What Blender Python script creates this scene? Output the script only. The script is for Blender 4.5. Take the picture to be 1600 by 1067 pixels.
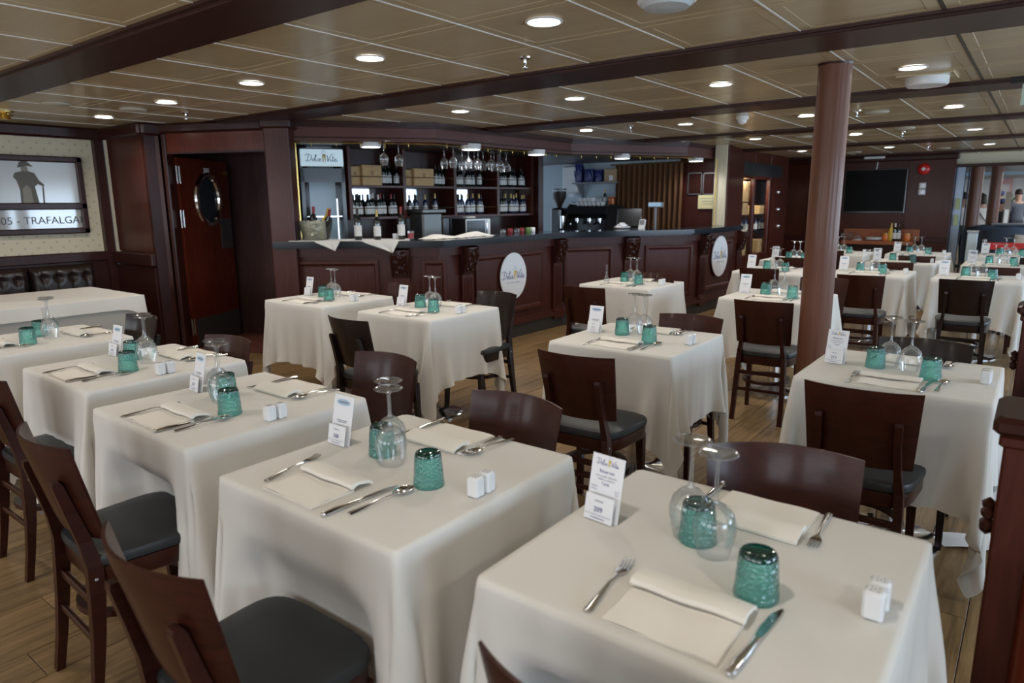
import bpy, bmesh, math, random
import numpy as np
from mathutils import Vector, Matrix, Euler
random.seed(7); PI=math.pi
for o in list(bpy.data.objects): bpy.data.objects.remove(o)
scn=bpy.context.scene; COL=scn.collection
# ---------------------------------------------------------------- camera
F,PITCH,ROLL,YAW=1065.77,0.1998,-0.0089,0.6564
CZ=1.53; CEIL=2.35; TZ=0.78
fw=Vector((-math.sin(YAW)*math.cos(PITCH),math.cos(YAW)*math.cos(PITCH),-math.sin(PITCH)))
rt=Vector((math.cos(YAW),math.sin(YAW),0)); up=rt.cross(fw)
R2=rt*math.cos(ROLL)+up*math.sin(ROLL); U2=-rt*math.sin(ROLL)+up*math.cos(ROLL)
cam=bpy.data.cameras.new('camera'); co=bpy.data.objects.new('camera',cam); COL.objects.link(co)
co.matrix_world=Matrix(((R2.x,U2.x,-fw.x,0),(R2.y,U2.y,-fw.y,0),(R2.z,U2.z,-fw.z,CZ),(0,0,0,1)))
cam.sensor_width=36; cam.lens=36*F/1600; cam.clip_start=.05; cam.clip_end=100
cam.dof.use_dof=True; cam.dof.focus_distance=3.4; cam.dof.aperture_fstop=3.2
scn.camera=co
# ---------------------------------------------------------------- world, light, exposure
scn.view_settings.view_transform='Standard'; scn.view_settings.look='None'
scn.view_settings.gamma=1; scn.view_settings.use_curve_mapping=False
scn.view_settings.exposure=.93
w=bpy.data.worlds.new('world'); scn.world=w; w.use_nodes=True
w.node_tree.nodes['Background'].inputs[0].default_value=(.62,.78,1,1); w.node_tree.nodes['Background'].inputs[1].default_value=.6
def area(name,loc,rot,sx,sy,power,col):
    l=bpy.data.lights.new(name,'AREA'); l.shape='RECTANGLE'; l.size=sx; l.size_y=sy; l.energy=power; l.color=col
    o=bpy.data.objects.new(name,l); COL.objects.link(o); o.location=loc; o.rotation_euler=rot; return o
COOL=(.62,.80,1.0)
for i,y in enumerate((0.2,3.6,7.0,10.4,13.8)):           # daylight through the windows of the right-hand side
    area('window_daylight',(3.9,y,1.45),(0,PI/2,0),1.1,2.0,46,COOL)
for i,x in enumerate((-6.6,-3.9,-1.2,1.5)):              # daylight through the windows behind the camera
    area('window_daylight',(x,-3.35,1.45),(PI/2,0,0),1.9,1.1,20,(.92,.95,1.0))
area('far_room_fill',(2.0,22.0,2.12),(0,0,0),4,9,260,(.85,.93,1))  # unseen area lamp facing down below the far ceiling, brightens that room
# ---------------------------------------------------------------- helpers
def P(px,py,X=None,Y=None,Z=None):
    """world point on the plane X=, Y= or Z= that is seen at this place of the photograph"""
    d=fw+R2*((px-800)/F)-U2*((py-533.5)/F)
    if X is not None: t=X/d.x
    elif Y is not None: t=Y/d.y
    else: t=(Z-CZ)/d.z
    return Vector((d.x*t,d.y*t,CZ+d.z*t))
def PL(px,py,a,b):
    """world point on the vertical plane through plan points a and b"""
    d=fw+R2*((px-800)/F)-U2*((py-533.5)/F); n=Vector((-(b[1]-a[1]),b[0]-a[0]))
    t=(n.x*a[0]+n.y*a[1])/(n.x*d.x+n.y*d.y); return Vector((d.x*t,d.y*t,CZ+d.z*t))
class MB:
    def __init__(s): s.v=[]; s.f=[]; s.M=Matrix()
    def add(s,vs,fs):
        n=len(s.v); s.v+=[tuple(s.M@Vector(p)) for p in vs]; s.f+=[tuple(i+n for i in f) for f in fs]; return s
    def box(s,c,d,bev=0,rz=0,taper=1):
        x,y,z=d[0]/2,d[1]/2,d[2]/2; M=Matrix.Translation(c)@Matrix.Rotation(rz,4,'Z')
        if bev<=0:
            vs=[(sx*x*(taper if sz<0 else 1),sy*y*(taper if sz<0 else 1),sz*z) for sz in(-1,1) for sx,sy in((-1,-1),(1,-1),(1,1),(-1,1))]
            fs=[(3,2,1,0),(4,5,6,7),(0,1,5,4),(1,2,6,5),(2,3,7,6),(3,0,4,7)]
        else:
            b=min(bev,x*.95,y*.95,z*.95)
            def ring(ix,iy,zz): return [(-ix+b,-iy,zz),(ix-b,-iy,zz),(ix,-iy+b,zz),(ix,iy-b,zz),(ix-b,iy,zz),(-ix+b,iy,zz),(-ix,iy-b,zz),(-ix,-iy+b,zz)]
            rs=[ring(x-b,y-b,-z) if 0 else [(px*(1-b/x),py*(1-b/y),-z) for px,py,_ in ring(x,y,0)],ring(x,y,-z+b),ring(x,y,z-b),[(px*(1-b/x),py*(1-b/y),z) for px,py,_ in ring(x,y,0)]]
            vs=sum(rs,[]); fs=[tuple(range(7,-1,-1)),tuple(range(24,32))]
            for k in range(3):
                for i in range(8): j=(i+1)%8; fs.append((k*8+i,k*8+j,k*8+8+j,k*8+8+i))
        return s.add([M@Vector(p) for p in vs],fs)
    def lathe(s,prof,n=24,c=(0,0,0),ax=None,cap=True):
        M=Matrix.Translation(c)
        if ax is not None: M=M@Vector((0,0,1)).rotation_difference(Vector(ax)).to_matrix().to_4x4()
        vs=[];fs=[]
        for r,z in prof:
            for i in range(n): a=2*PI*i/n; vs.append(M@Vector((r*math.cos(a),r*math.sin(a),z)))
        for k in range(len(prof)-1):
            for i in range(n): j=(i+1)%n; fs.append((k*n+i,k*n+j,k*n+n+j,k*n+n+i))
        if cap:
            if prof[0][0]>1e-4: fs.append(tuple(range(n-1,-1,-1)))
            if prof[-1][0]>1e-4: m=(len(prof)-1)*n; fs.append(tuple(range(m,m+n)))
        return s.add(vs,fs)
    def tube(s,pts,r,n=8,rr=None,flat=1,closed=False,upv=(0,0,1)):
        pts=[Vector(p) for p in pts]; N=len(pts); vs=[];fs=[]
        for k,p in enumerate(pts):
            a=pts[k-1] if (k>0 or closed) else p; b=pts[(k+1)%N] if (k<N-1 or closed) else p
            t=(b-a).normalized(); u=Vector(upv)
            if abs(t.dot(u))>.95: u=Vector((0,1,0))
            sd=t.cross(u).normalized(); uu=sd.cross(t); q=rr[k] if rr else r
            if n==4: offs=[(1,1),(-1,1),(-1,-1),(1,-1)]
            else: offs=[(math.cos(2*PI*i/n),math.sin(2*PI*i/n)) for i in range(n)]
            for cx,cy in offs: vs.append(p+sd*cx*q+uu*cy*q*flat)
        for k in range(N if closed else N-1):
            k2=(k+1)%N
            for i in range(n): j=(i+1)%n; fs.append((k*n+i,k*n+j,k2*n+j,k2*n+i))
        if not closed: fs.append(tuple(range(n-1,-1,-1))); fs.append(tuple(range((N-1)*n,N*n)))
        return s.add(vs,fs)
    def prism(s,pts,z0,z1):
        n=len(pts); a=sum(pts[i][0]*pts[(i+1)%n][1]-pts[(i+1)%n][0]*pts[i][1] for i in range(n))
        if a<0: pts=pts[::-1]
        vs=[(x,y,z0) for x,y in pts]+[(x,y,z1) for x,y in pts]
        return s.add(vs,[tuple(range(n-1,-1,-1)),tuple(range(n,2*n))]+[(i,(i+1)%n,n+(i+1)%n,n+i) for i in range(n)])
    def rings(s,rs,cap0=True,cap1=True):
        n=len(rs[0]); vs=sum([list(r) for r in rs],[]); fs=[]
        for k in range(len(rs)-1):
            for i in range(n): j=(i+1)%n; fs.append((k*n+i,k*n+j,k*n+n+j,k*n+n+i))
        if cap0: fs.append(tuple(range(n-1,-1,-1)))
        if cap1: fs.append(tuple(range((len(rs)-1)*n,len(rs)*n)))
        return s.add(vs,fs)
    def grid(s,fn,nu,nv):
        vs=[fn(i/nu,j/nv) for j in range(nv+1) for i in range(nu+1)]
        fs=[(j*(nu+1)+i,j*(nu+1)+i+1,(j+1)*(nu+1)+i+1,(j+1)*(nu+1)+i) for j in range(nv) for i in range(nu)]
        return s.add(vs,fs)
    def mesh(s,name,mat,smooth=False):
        me=bpy.data.meshes.new(name); me.from_pydata([tuple(p) for p in s.v],[],s.f); me.validate(); 
        if mat: me.materials.append(mat)
        if smooth:
            me.polygons.foreach_set('use_smooth',[True]*len(me.polygons))
            try: me.set_sharp_from_angle(angle=math.radians(38))
            except Exception: pass
        return me
    def build(s,name,mat,parent=None,smooth=False): return link(name,s.mesh(name,mat,smooth),parent)
def link(name,data,parent=None,loc=None,rz=None):
    o=bpy.data.objects.new(name,data); COL.objects.link(o)
    if parent: o.parent=parent
    if loc is not None: o.location=loc
    if rz is not None: o.rotation_euler=(0,0,rz)
    return o
def tag(o,label,cat,group=None,kind=None):
    if label: o['label']=label
    if cat: o['category']=cat
    if group: o['group']=group
    if kind: o['kind']=kind
    return o
def thing(name,label,cat,loc=(0,0,0),rz=0,group=None):
    o=link(name,None,None,loc,rz); o.empty_display_size=.05; return tag(o,label,cat,group)
def struct(o): o['kind']='structure'; return o
def dup(root,loc,rz,label,group=None,scale=None):
    r=root.copy(); COL.objects.link(r); r.location=loc; r.rotation_euler=(0,0,rz)
    if scale: r.scale=scale
    if label: r['label']=label
    if group: r['group']=group
    for ch in list(root.children):
        c=ch.copy(); COL.objects.link(c); c.parent=r
        for g in ch.children: d=g.copy(); COL.objects.link(d); d.parent=c
    return r
class Proto:
    """first placing uses the original, later ones copy it with its parts"""
    def __init__(s,root): s.root=root; s.used=False
    def put(s,loc,rz,label,group=None,scale=None):
        if s.used: return dup(s.root,loc,rz,label,group,scale)
        s.used=True; r=s.root; r.location=loc; r.rotation_euler=(0,0,rz); r['label']=label
        if scale: r.scale=scale
        if group: r['group']=group
        return r
# ---------------------------------------------------------------- materials
def mat(name,col=(.5,.5,.5),rough=.5,metal=0,spec=.5,coat=0,trans=0,emit=None,es=0,sheen=0,ior=1.45):
    m=bpy.data.materials.new(name); m.use_nodes=True; b=m.node_tree.nodes['Principled BSDF']
    b.inputs['Base Color'].default_value=(*col,1); b.inputs['Roughness'].default_value=rough; b.inputs['Metallic'].default_value=metal
    b.inputs['Specular IOR Level'].default_value=spec; b.inputs['Coat Weight'].default_value=coat; b.inputs['Coat Roughness'].default_value=.12
    b.inputs['Transmission Weight'].default_value=trans; b.inputs['IOR'].default_value=ior; b.inputs['Sheen Weight'].default_value=sheen
    if emit: b.inputs['Emission Color'].default_value=(*emit,1); b.inputs['Emission Strength'].default_value=es
    return m
def nodes(m): nt=m.node_tree; return nt,nt.nodes,nt.links,nt.nodes['Principled BSDF']
def grain(name,c1,c2,scale=(3,3,30),rough=.3,coat=.4,var=0,bump=.0,dist=1.2,spec=.3,coord='Object',nscale=4):
    m=mat(name,c1,rough,coat=coat,spec=spec); nt,N,L,b=nodes(m)
    tc=N.new('ShaderNodeTexCoord'); mp=N.new('ShaderNodeMapping'); mp.inputs['Scale'].default_value=scale; L.new(tc.outputs[coord],mp.inputs[0])
    no=N.new('ShaderNodeTexNoise'); no.inputs['Scale'].default_value=nscale; no.inputs['Detail'].default_value=6; no.inputs['Roughness'].default_value=.65; no.inputs['Distortion'].default_value=dist
    if var:
        oi=N.new('ShaderNodeObjectInfo'); geo=N.new('ShaderNodeNewGeometry'); ad=N.new('ShaderNodeMath'); ad.operation='ADD'
        L.new(oi.outputs['Random'],ad.inputs[0]); L.new(geo.outputs['Random Per Island'],ad.inputs[1])
        no.noise_dimensions='4D'; mu=N.new('ShaderNodeMath'); mu.operation='MULTIPLY'; mu.inputs[1].default_value=37; L.new(ad.outputs[0],mu.inputs[0]); L.new(mu.outputs[0],no.inputs['W'])
    L.new(mp.outputs[0],no.inputs['Vector'])
    cr=N.new('ShaderNodeValToRGB'); cr.color_ramp.elements[0].position=.3; cr.color_ramp.elements[1].position=.72
    cr.color_ramp.elements[0].color=(*c1,1); cr.color_ramp.elements[1].color=(*c2,1); L.new(no.outputs[0],cr.inputs[0])
    out=cr.outputs[0]
    if var:
        fr=N.new('ShaderNodeMath'); fr.operation='FRACT'; L.new(ad.outputs[0],fr.inputs[0])
        mr=N.new('ShaderNodeMapRange'); mr.inputs['To Min'].default_value=1-var; mr.inputs['To Max'].default_value=1+var; L.new(fr.outputs[0],mr.inputs[0])
        hs=N.new('ShaderNodeHueSaturation'); L.new(mr.outputs[0],hs.inputs['Value']); L.new(out,hs.inputs['Color']); out=hs.outputs[0]
    L.new(out,b.inputs['Base Color'])
    if bump:
        bp=N.new('ShaderNodeBump'); bp.inputs['Strength'].default_value=bump; bp.inputs['Distance'].default_value=.002; L.new(no.outputs[0],bp.inputs['Height']); L.new(bp.outputs[0],b.inputs['Normal'])
    return m
M={}
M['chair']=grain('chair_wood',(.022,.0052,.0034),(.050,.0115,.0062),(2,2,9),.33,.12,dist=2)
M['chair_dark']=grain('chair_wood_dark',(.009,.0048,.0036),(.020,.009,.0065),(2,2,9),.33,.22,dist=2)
M['mahog']=grain('mahogany_panel',(.040,.0080,.0050),(.074,.017,.0095),(9,9,.9),.32,.06)
M['mahog_dark']=grain('dark_mahogany_trim',(.024,.0062,.0045),(.044,.012,.008),(6,6,.9),.3,.06)
M['mahog_red']=grain('red_mahogany',(.085,.013,.006),(.13,.022,.009),(5,5,1),.25,.15)
M['beam']=grain('beam_wood',(.028,.009,.0065),(.050,.017,.012),(.6,8,8),.36,.05)
M['bar']=grain('bar_front_wood',(.040,.0088,.0065),(.074,.019,.013),(14,14,.7),.36,.05)
M['soffit']=grain('soffit_wood',(.088,.030,.025),(.12,.045,.038),(.8,.8,12),.38,.05)
M['pillar']=grain('pillar_laminate',(.125,.048,.027),(.185,.080,.048),(20,20,.35),.42,.1)
M['shelfwood']=grain('light_red_shelf',(.25,.075,.03),(.32,.11,.05),(2,6,6),.35,.2)
M['floor']=grain('floor_plank',(.105,.060,.025),(.33,.215,.10),(9,.5,1),.38,.05,var=.16,bump=.06,dist=1.6,nscale=3)
M['crate']=grain('pine_crate',(.46,.29,.13),(.60,.41,.21),(3,3,14),.6,0)
M['cloth']=mat('white_tablecloth',(.75,.725,.68),.85,sheen=.15,spec=.2)
def clothify(m,bs=.12,sc=900):
    nt,N,L,b=nodes(m); tc=N.new('ShaderNodeTexCoord'); no=N.new('ShaderNodeTexNoise'); no.inputs['Scale'].default_value=14; no.inputs['Detail'].default_value=3
    L.new(tc.outputs['Object'],no.inputs['Vector']); bp=N.new('ShaderNodeBump'); bp.inputs['Strength'].default_value=bs; bp.inputs['Distance'].default_value=.012
    L.new(no.outputs[0],bp.inputs['Height']); L.new(bp.outputs[0],b.inputs['Normal'])
    tr=N.new('ShaderNodeBsdfTranslucent'); tr.inputs['Color'].default_value=b.inputs['Base Color'].default_value; mx=N.new('ShaderNodeMixShader'); mx.inputs[0].default_value=.12
    o=N['Material Output']; L.new(b.outputs[0],mx.inputs[1]); L.new(tr.outputs[0],mx.inputs[2]); L.new(mx.outputs[0],o.inputs['Surface'])
clothify(M['cloth'])
M['napkin']=mat('cream_napkin',(.76,.72,.65),.85,sheen=.2,spec=.2)
M['pad']=mat('black_leatherette',(.022,.024,.026),.42,spec=.4)
M['leather']=mat('dark_brown_leather',(.022,.012,.009),.38,spec=.5,coat=.15)
M['chrome']=mat('chrome',(.75,.75,.76),.12,metal=1)
M['steel']=mat('brushed_steel',(.36,.35,.34),.36,metal=1)
M['darksteel']=mat('dark_steel_plate',(.16,.165,.16),.42,metal=.8)
M['brass']=mat('brass',(.62,.44,.14),.28,metal=1)
M['ceramic']=mat('white_ceramic',(.74,.75,.76),.12,coat=.5)
M['white']=mat('white_plastic',(.72,.73,.73),.35)
M['paper']=mat('white_card',(.74,.75,.78),.5)
M['paperY']=mat('yellow_paper',(.74,.66,.36),.6)
M['ink']=mat('blue_ink',(.05,.07,.22),.6); M['inkg']=mat('grey_ink',(.22,.24,.3),.6); M['inkl']=mat('pale_blue_print',(.35,.5,.66),.6)
M['gold']=mat('gold_print',(.62,.42,.06),.5); M['black']=mat('black_plastic',(.012,.012,.014),.28,coat=.3)
M['blackm']=mat('black_matte',(.01,.01,.011),.6); M['grey']=mat('grey_plastic',(.2,.21,.22),.4)
M['granite']=mat('black_granite',(.008,.011,.016),.13,coat=.15,spec=.4)
M['kick']=mat('dark_kickboard',(.035,.030,.026),.5)
M['tile']=grain('ceiling_tile',(.52,.415,.25),(.57,.465,.29),(.4,3,1),.22,.0,var=.035,spec=.6,dist=.3)
M['joint']=mat('lit_tile_edge',(.80,.78,.72),.4); M['jointd']=mat('dark_joint',(.06,.05,.04),.6)  # pale colour paints the light caught by tile edges at the gaps
M['lampwhite']=mat('lamp_lit',(.9,.9,.9),.4,emit=(1,.96,.88),es=9)
M['sofflamp']=mat('surface_lamp_lit',(.9,.9,.9),.4,emit=(.93,.96,1),es=3.0)
M['bluewall']=mat('pale_blue_wall',(.44,.53,.58),.5); M['cream']=mat('cream_paint',(.68,.62,.46),.5)
M['curtain']=mat('brown_curtain',(.12,.058,.028),.8,spec=.1)
M['mirror']=mat('mirror',(.38,.40,.42),.05,metal=1)
M['tv']=mat('screen_glass',(.004,.0045,.005),.3,spec=.08)
M['farwhite']=mat('far_room_white',(.75,.78,.80),.5); M['farceil']=mat('far_metal_ceiling',(.42,.45,.5),.18,metal=.7)
M['skin']=mat('skin',(.44,.25,.17),.6); M['red']=mat('red_paint',(.55,.015,.012),.35,coat=.3)
M['navy']=mat('navy_fabric',(.02,.035,.06),.6); M['green']=mat('green_leaf',(.12,.22,.06),.6); M['orange']=mat('orange_glass',(.6,.16,.03),.2)
M['bluebag']=mat('blue_foil',(.018,.03,.16),.3,coat=.4); M['card']=mat('cardboard',(.42,.29,.16),.7)
M['bottle']=mat('dark_bottle_glass',(.006,.010,.009),.08,coat=.5,spec=.7); M['bottleb']=mat('blue_bottle_glass',(.010,.020,.055),.1,coat=.5,spec=.7)
M['blabel']=mat('bottle_label',(.62,.62,.60),.6); M['cap']=mat('dark_capsule',(.02,.012,.012),.35); M['capy']=mat('gold_capsule',(.50,.36,.12),.35,metal=.3); M['capw']=mat('white_capsule',(.62,.60,.57),.4); M['capr']=mat('red_capsule',(.22,.02,.02),.35)
def thin(name,col,edge,gl=.12,facing=.35,body=0,bodycol=None,bump=0,ior=1.5,cap=1.0):
    m=bpy.data.materials.new(name); m.use_nodes=True; nt=m.node_tree; N=nt.nodes; L=nt.links; N.remove(N['Principled BSDF']); o=N['Material Output']
    lw=N.new('ShaderNodeLayerWeight'); lw.inputs['Blend'].default_value=facing
    mc=N.new('ShaderNodeMix'); mc.data_type='RGBA'; mc.inputs['A'].default_value=(*col,1); mc.inputs['B'].default_value=(*edge,1); L.new(lw.outputs['Facing'],mc.inputs['Factor'])
    t=N.new('ShaderNodeBsdfTransparent'); L.new(mc.outputs['Result'],t.inputs[0])
    g=N.new('ShaderNodeBsdfGlossy'); g.inputs['Roughness'].default_value=.04; fr=N.new('ShaderNodeFresnel'); fr.inputs['IOR'].default_value=ior
    src=t.outputs[0]
    if bump:
        vo=N.new('ShaderNodeTexVoronoi'); vo.inputs['Scale'].default_value=150; tc=N.new('ShaderNodeTexCoord'); L.new(tc.outputs['Object'],vo.inputs['Vector'])
        bp=N.new('ShaderNodeBump'); bp.inputs['Strength'].default_value=bump; bp.inputs['Distance'].default_value=.003; L.new(vo.outputs['Distance'],bp.inputs['Height'])
        L.new(bp.outputs[0],g.inputs['Normal']); L.new(bp.outputs[0],fr.inputs['Normal']); L.new(bp.outputs[0],lw.inputs['Normal'])
    if body:
        d=N.new('ShaderNodeBsdfTranslucent'); d.inputs[0].default_value=(*bodycol,1); d2=N.new('ShaderNodeBsdfDiffuse'); d2.inputs[0].default_value=(*bodycol,1)
        dm=N.new('ShaderNodeMixShader'); L.new(d.outputs[0],dm.inputs[1]); L.new(d2.outputs[0],dm.inputs[2])
        mb=N.new('ShaderNodeMixShader'); mb.inputs[0].default_value=body; L.new(src,mb.inputs[1]); L.new(dm.outputs[0],mb.inputs[2]); src=mb.outputs[0]
    ad=N.new('ShaderNodeMath'); ad.operation='ADD'; ad.inputs[1].default_value=gl*.3; L.new(fr.outputs[0],ad.inputs[0]); 
    mi=N.new('ShaderNodeMath'); mi.operation='MINIMUM'; mi.inputs[1].default_value=cap; L.new(ad.outputs[0],mi.inputs[0]); mx=N.new('ShaderNodeMixShader'); L.new(mi.outputs[0],mx.inputs[0]); L.new(src,mx.inputs[1]); L.new(g.outputs[0],mx.inputs[2]); L.new(mx.outputs[0],o.inputs['Surface'])
    return m
M['glass']=thin('clear_glass',(.99,.995,.995),(.74,.77,.79),.10,.22,.06,(.9,.92,.94),ior=1.45,cap=.5)
M['clearpane']=thin('clear_pane',(.97,.98,.98),(.92,.94,.95),0,.2,ior=1.2,cap=.2)
M['teal']=thin('teal_glass',(.56,.92,.86),(.07,.42,.38),.14,.40,.22,(.10,.62,.55),bump=1)
M['tealbase']=thin('thick_teal_glass',(.10,.42,.38),(.01,.12,.11),.2,.5,.15,(.02,.2,.18))
M['acrylic']=thin('clear_acrylic',(.95,.95,.96),(.9,.9,.93),.1,.2)
M['ice']=thin('frosted_ice_bucket',(.92,.93,.88),(.7,.72,.6),.2,.4,.25,(.8,.8,.62),bump=.7)
M['pane']=thin('pane_glass',(.9,.93,.95),(.6,.65,.7),.25,.4)
# wallpaper with a small repeated motif
m=mat('patterned_wallpaper',(.64,.57,.42),.6); M['wallpaper']=m; nt,N,L,b=nodes(m)
tc=N.new('ShaderNodeTexCoord'); sp=N.new('ShaderNodeSeparateXYZ'); L.new(tc.outputs['Object'],sp.inputs[0])
def mth(op,a,bv=None):
    n=N.new('ShaderNodeMath'); n.operation=op
    for i,q in enumerate((a,bv)):
        if q is None: continue
        if isinstance(q,(int,float)): n.inputs[i].default_value=q
        else: L.new(q,n.inputs[i])
    return n.outputs[0]
yy=mth('MULTIPLY',sp.outputs['Y'],8.5); zz=mth('MULTIPLY',sp.outputs['Z'],8.5)
def cell(a,off=0): return mth('ABSOLUTE',mth('SUBTRACT',mth('FRACT',mth('ADD',a,off)),.5))
d1=mth('ADD',cell(yy),cell(zz)); d2=mth('ADD',cell(yy,.5),cell(zz,.5)); dd=mth('MINIMUM',d1,d2); f=mth('LESS_THAN',dd,.14)
mx=N.new('ShaderNodeMix'); mx.data_type='RGBA'; mx.inputs['A'].default_value=(.64,.57,.42,1); mx.inputs['B'].default_value=(.50,.44,.33,1); L.new(f,mx.inputs['Factor']); L.new(mx.outputs['Result'],b.inputs['Base Color'])
# ---------------------------------------------------------------- lettering
def text(s,size,material,parent,M4,name='lettering',align='CENTER',shear=0,sx=1):
    c=bpy.data.curves.new('t','FONT'); c.body=s; c.size=size; c.align_x=align; c.shear=shear; c.resolution_u=3
    o=bpy.data.objects.new('t',c); COL.objects.link(o); me=bpy.data.meshes.new_from_object(o); bpy.data.objects.remove(o); bpy.data.curves.remove(c)
    me.materials.clear(); me.materials.append(material); me.transform(M4@Matrix.Diagonal((sx,1,1,1)))
    return link(name,me,parent)
def catmull(p,n=5):
    o=[]
    for k in range(len(p)-1):
        p0=p[max(k-1,0)];p1=p[k];p2=p[k+1];p3=p[min(k+2,len(p)-1)]
        for i in range(n):
            t=i/n; o.append(tuple(.5*((2*b)+(-a+c)*t+(2*a-5*b+4*c-d)*t*t+(-a+3*b-3*c+d)*t**3) for a,b,c,d in zip(p0,p1,p2,p3)))
    o.append(tuple(p[-1])); return o
def ell(cx,cy,rx,ry,a0,a1,n=8): return [(cx+rx*math.cos(math.radians(a0+(a1-a0)*i/n)),cy+ry*math.sin(math.radians(a0+(a1-a0)*i/n))) for i in range(n+1)]
LOGO=[[(1.1,2.5),(.85,1.4),(.5,.05)],[(-.2,2.0),(.3,2.6),(1.6,2.5),(2.2,1.6),(1.6,.4),(.5,.0),(-.3,.3)],ell(2.75,.5,.36,.5,80,440),
[(3.2,.6),(3.9,2.1),(3.8,2.5),(3.55,1.8),(3.45,.4),(3.7,0),(4.1,.3)],ell(4.6,.5,.36,.48,50,320),[(4.9,.4),(5.5,.75),(5.35,1.0),(5.05,.7),(5.1,.15),(5.5,0),(5.95,.4)],
[(7.7,2.1),(8.0,2.2),(8.15,1.0),(8.2,.0),(8.9,1.5),(9.8,2.7),(10.4,2.6)],[(9.2,1.0),(9.1,.2),(9.4,.05),(9.7,.4)],[(10.2,2.0),(9.95,.4),(10.15,0),(10.5,.4)],[(9.7,1.35),(10.7,1.45)],ell(10.95,.5,.33,.48,60,420),[(11.3,1.0),(11.25,.2),(11.5,0),(11.8,.3)]]
def logo(parent,M4,wd,sub=True):
    """handwritten restaurant name with two champagne flutes; M4 maps x right, y up of the sign plane; wd = width"""
    s=wd/12; mb=MB(); mb.M=M4
    def ribbon(mb,pts,h):
        pts=[Vector((x*s-6*s,y*s,0)) for x,y in catmull(pts)]; vs=[];fs=[]
        for k,p in enumerate(pts):
            t=(pts[min(k+1,len(pts)-1)]-pts[max(k-1,0)]).normalized(); n=Vector((-t.y,t.x,0))*h*s*(.55+.45*abs(t.y)); vs+=[p+n,p-n]
        for k in range(len(pts)-1): fs.append((2*k,2*k+1,2*k+3,2*k+2))
        mb.add(vs,fs)
    for st in LOGO[:6]: ribbon(mb,st,.12)
    o=mb.build('written_word',M['ink'],parent); mb=MB(); mb.M=M4
    for st in LOGO[6:]: ribbon(mb,st,.12)
    mb.build('written_word',M['ink'],parent)
    g=MB(); g.M=M4
    for cx,t in((6.4,.12),(7.2,-.14)):
        g.add([((x-6)*s,y*s,.0004) for x,y in((cx-.35+t,2.6),(cx+.35+t,2.7),(cx+.2,.9),(cx+.1,-.3),(cx-.15,-.3),(cx-.2,.9))],[(0,5,4,3,2,1)])
    g.build('champagne_flutes',M['gold'],parent)
    h=MB(); h.M=M4
    for cx,cy in((5.9,3.0),(6.6,3.5),(7.3,3.2),(6.2,3.9)): ribbon(h,[(cx,cy),(cx+.25,cy+.3),(cx+.5,cy)],.1)
    h.build('bubbles',M['inkl'],parent)
    if sub: text('RISTORANTE · BRASSERIE',.62*s,M['inkg'],parent,M4@Matrix.Translation((0,-1.5*s,0)))
# ---------------------------------------------------------------- room shell
XL=-8.2
sh=MB().box((-2.1,13,-.06),(12.4,35,.1)).build('floor',M['kick']); struct(sh)
pw,pl=.185,1.3
def plank(mb,x,y,L,w=pw):
    mb.box((x,y,-.006),(w-.003,L-.003,.012),.0015)
pmesh=MB(); plank(pmesh,0,0,pl); pmesh=pmesh.mesh('plank',M['floor'])
rest=MB(); cnt=0
ncol=int(12.2/pw)
for i in range(ncol):
    x=XL+pw*(i+.5); off=(i*0.437)%1*pl; y=-3.4+off-pl
    while y<30.2:
        yc=y+pl/2
        if -5.6<x<.25 and .45<yc<8.2 and cnt<296: link('plank',pmesh,sh,(x,yc,0)); cnt+=1
        else: rest.box((x,yc,-.006),(pw-.003,pl-.003,.012))
        y+=pl
r=rest.build('distant_planks',M['floor'],sh); r['kind']='stuff'
# ceiling: slab, tiles, joints, beams
ce=MB().box((-2.1,6.2,CEIL+.08),(12.4,19.4,.1)).build('ceiling',M['jointd']); struct(ce)
BE=[(1.63,1.97),(3.75,4.17),(6.05,6.45),(8.5,8.85),(11.2,11.6),(14.1,14.5)]
tx0=-2.27; TW=.606
def tilemesh(w,h):
    mb=MB(); n='tile'; a=w/2-.006; c=h/2-.006; e=.055
    rg=lambda i,z:[(-a+i,-c+i,z),(-a+i,c-i,z),(a-i,c-i,z),(a-i,-c+i,z)]
    mb.rings([rg(0,.03),rg(0,.003),rg(.003,0),rg(e,0),rg(e+.004,.0018),rg(e+.008,.0018)],cap0=False)
    return mb.mesh(n,M['tile'])
cache={}; far=MB(); nt_=0
bays=[(-3.4,1.63)]+[(BE[i][1],BE[i+1][0]) for i in range(5)]+[(14.5,15.7)]
for bi,(y0,y1) in enumerate(bays):
    rows=max(1,round((y1-y0)/.62)); 
    if bi==0: ys=[1.63-.62*k for k in range(9)][::-1]
    else: ys=[y0+(y1-y0)*k/rows for k in range(rows+1)]
    for a,b_ in zip(ys,ys[1:]):
        for j in range(-10,10):
            x=tx0+TW*(j+.5)
            if x<XL-.3 or x>3.9: continue
            k=round(b_-a,3)
            if (b_>.3 and -7.9<x<.9 and bi<5 and nt_<296) :
                if k not in cache: cache[k]=tilemesh(TW,k)
                link('ceiling_tile',cache[k],ce,(x,(a+b_)/2,CEIL)); nt_+=1
            else: far.box((x,(a+b_)/2,CEIL+.01),(TW-.012,(b_-a)-.012,.02))
    for j in range(-10,11):
        x=tx0+TW*j
        if XL<x<3.9:
            jm=MB().box((x,(y0+y1)/2,CEIL+.0005),(.009,y1-y0-.01,.006)).build('painted_gap_line',M['joint'] if x<-.6 else M['jointd'],ce)  # drawn line over the gap: lit-edge tone, dark towards the right
r=far.build('distant_tiles',M['tile'],ce); r['kind']='stuff'
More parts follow.
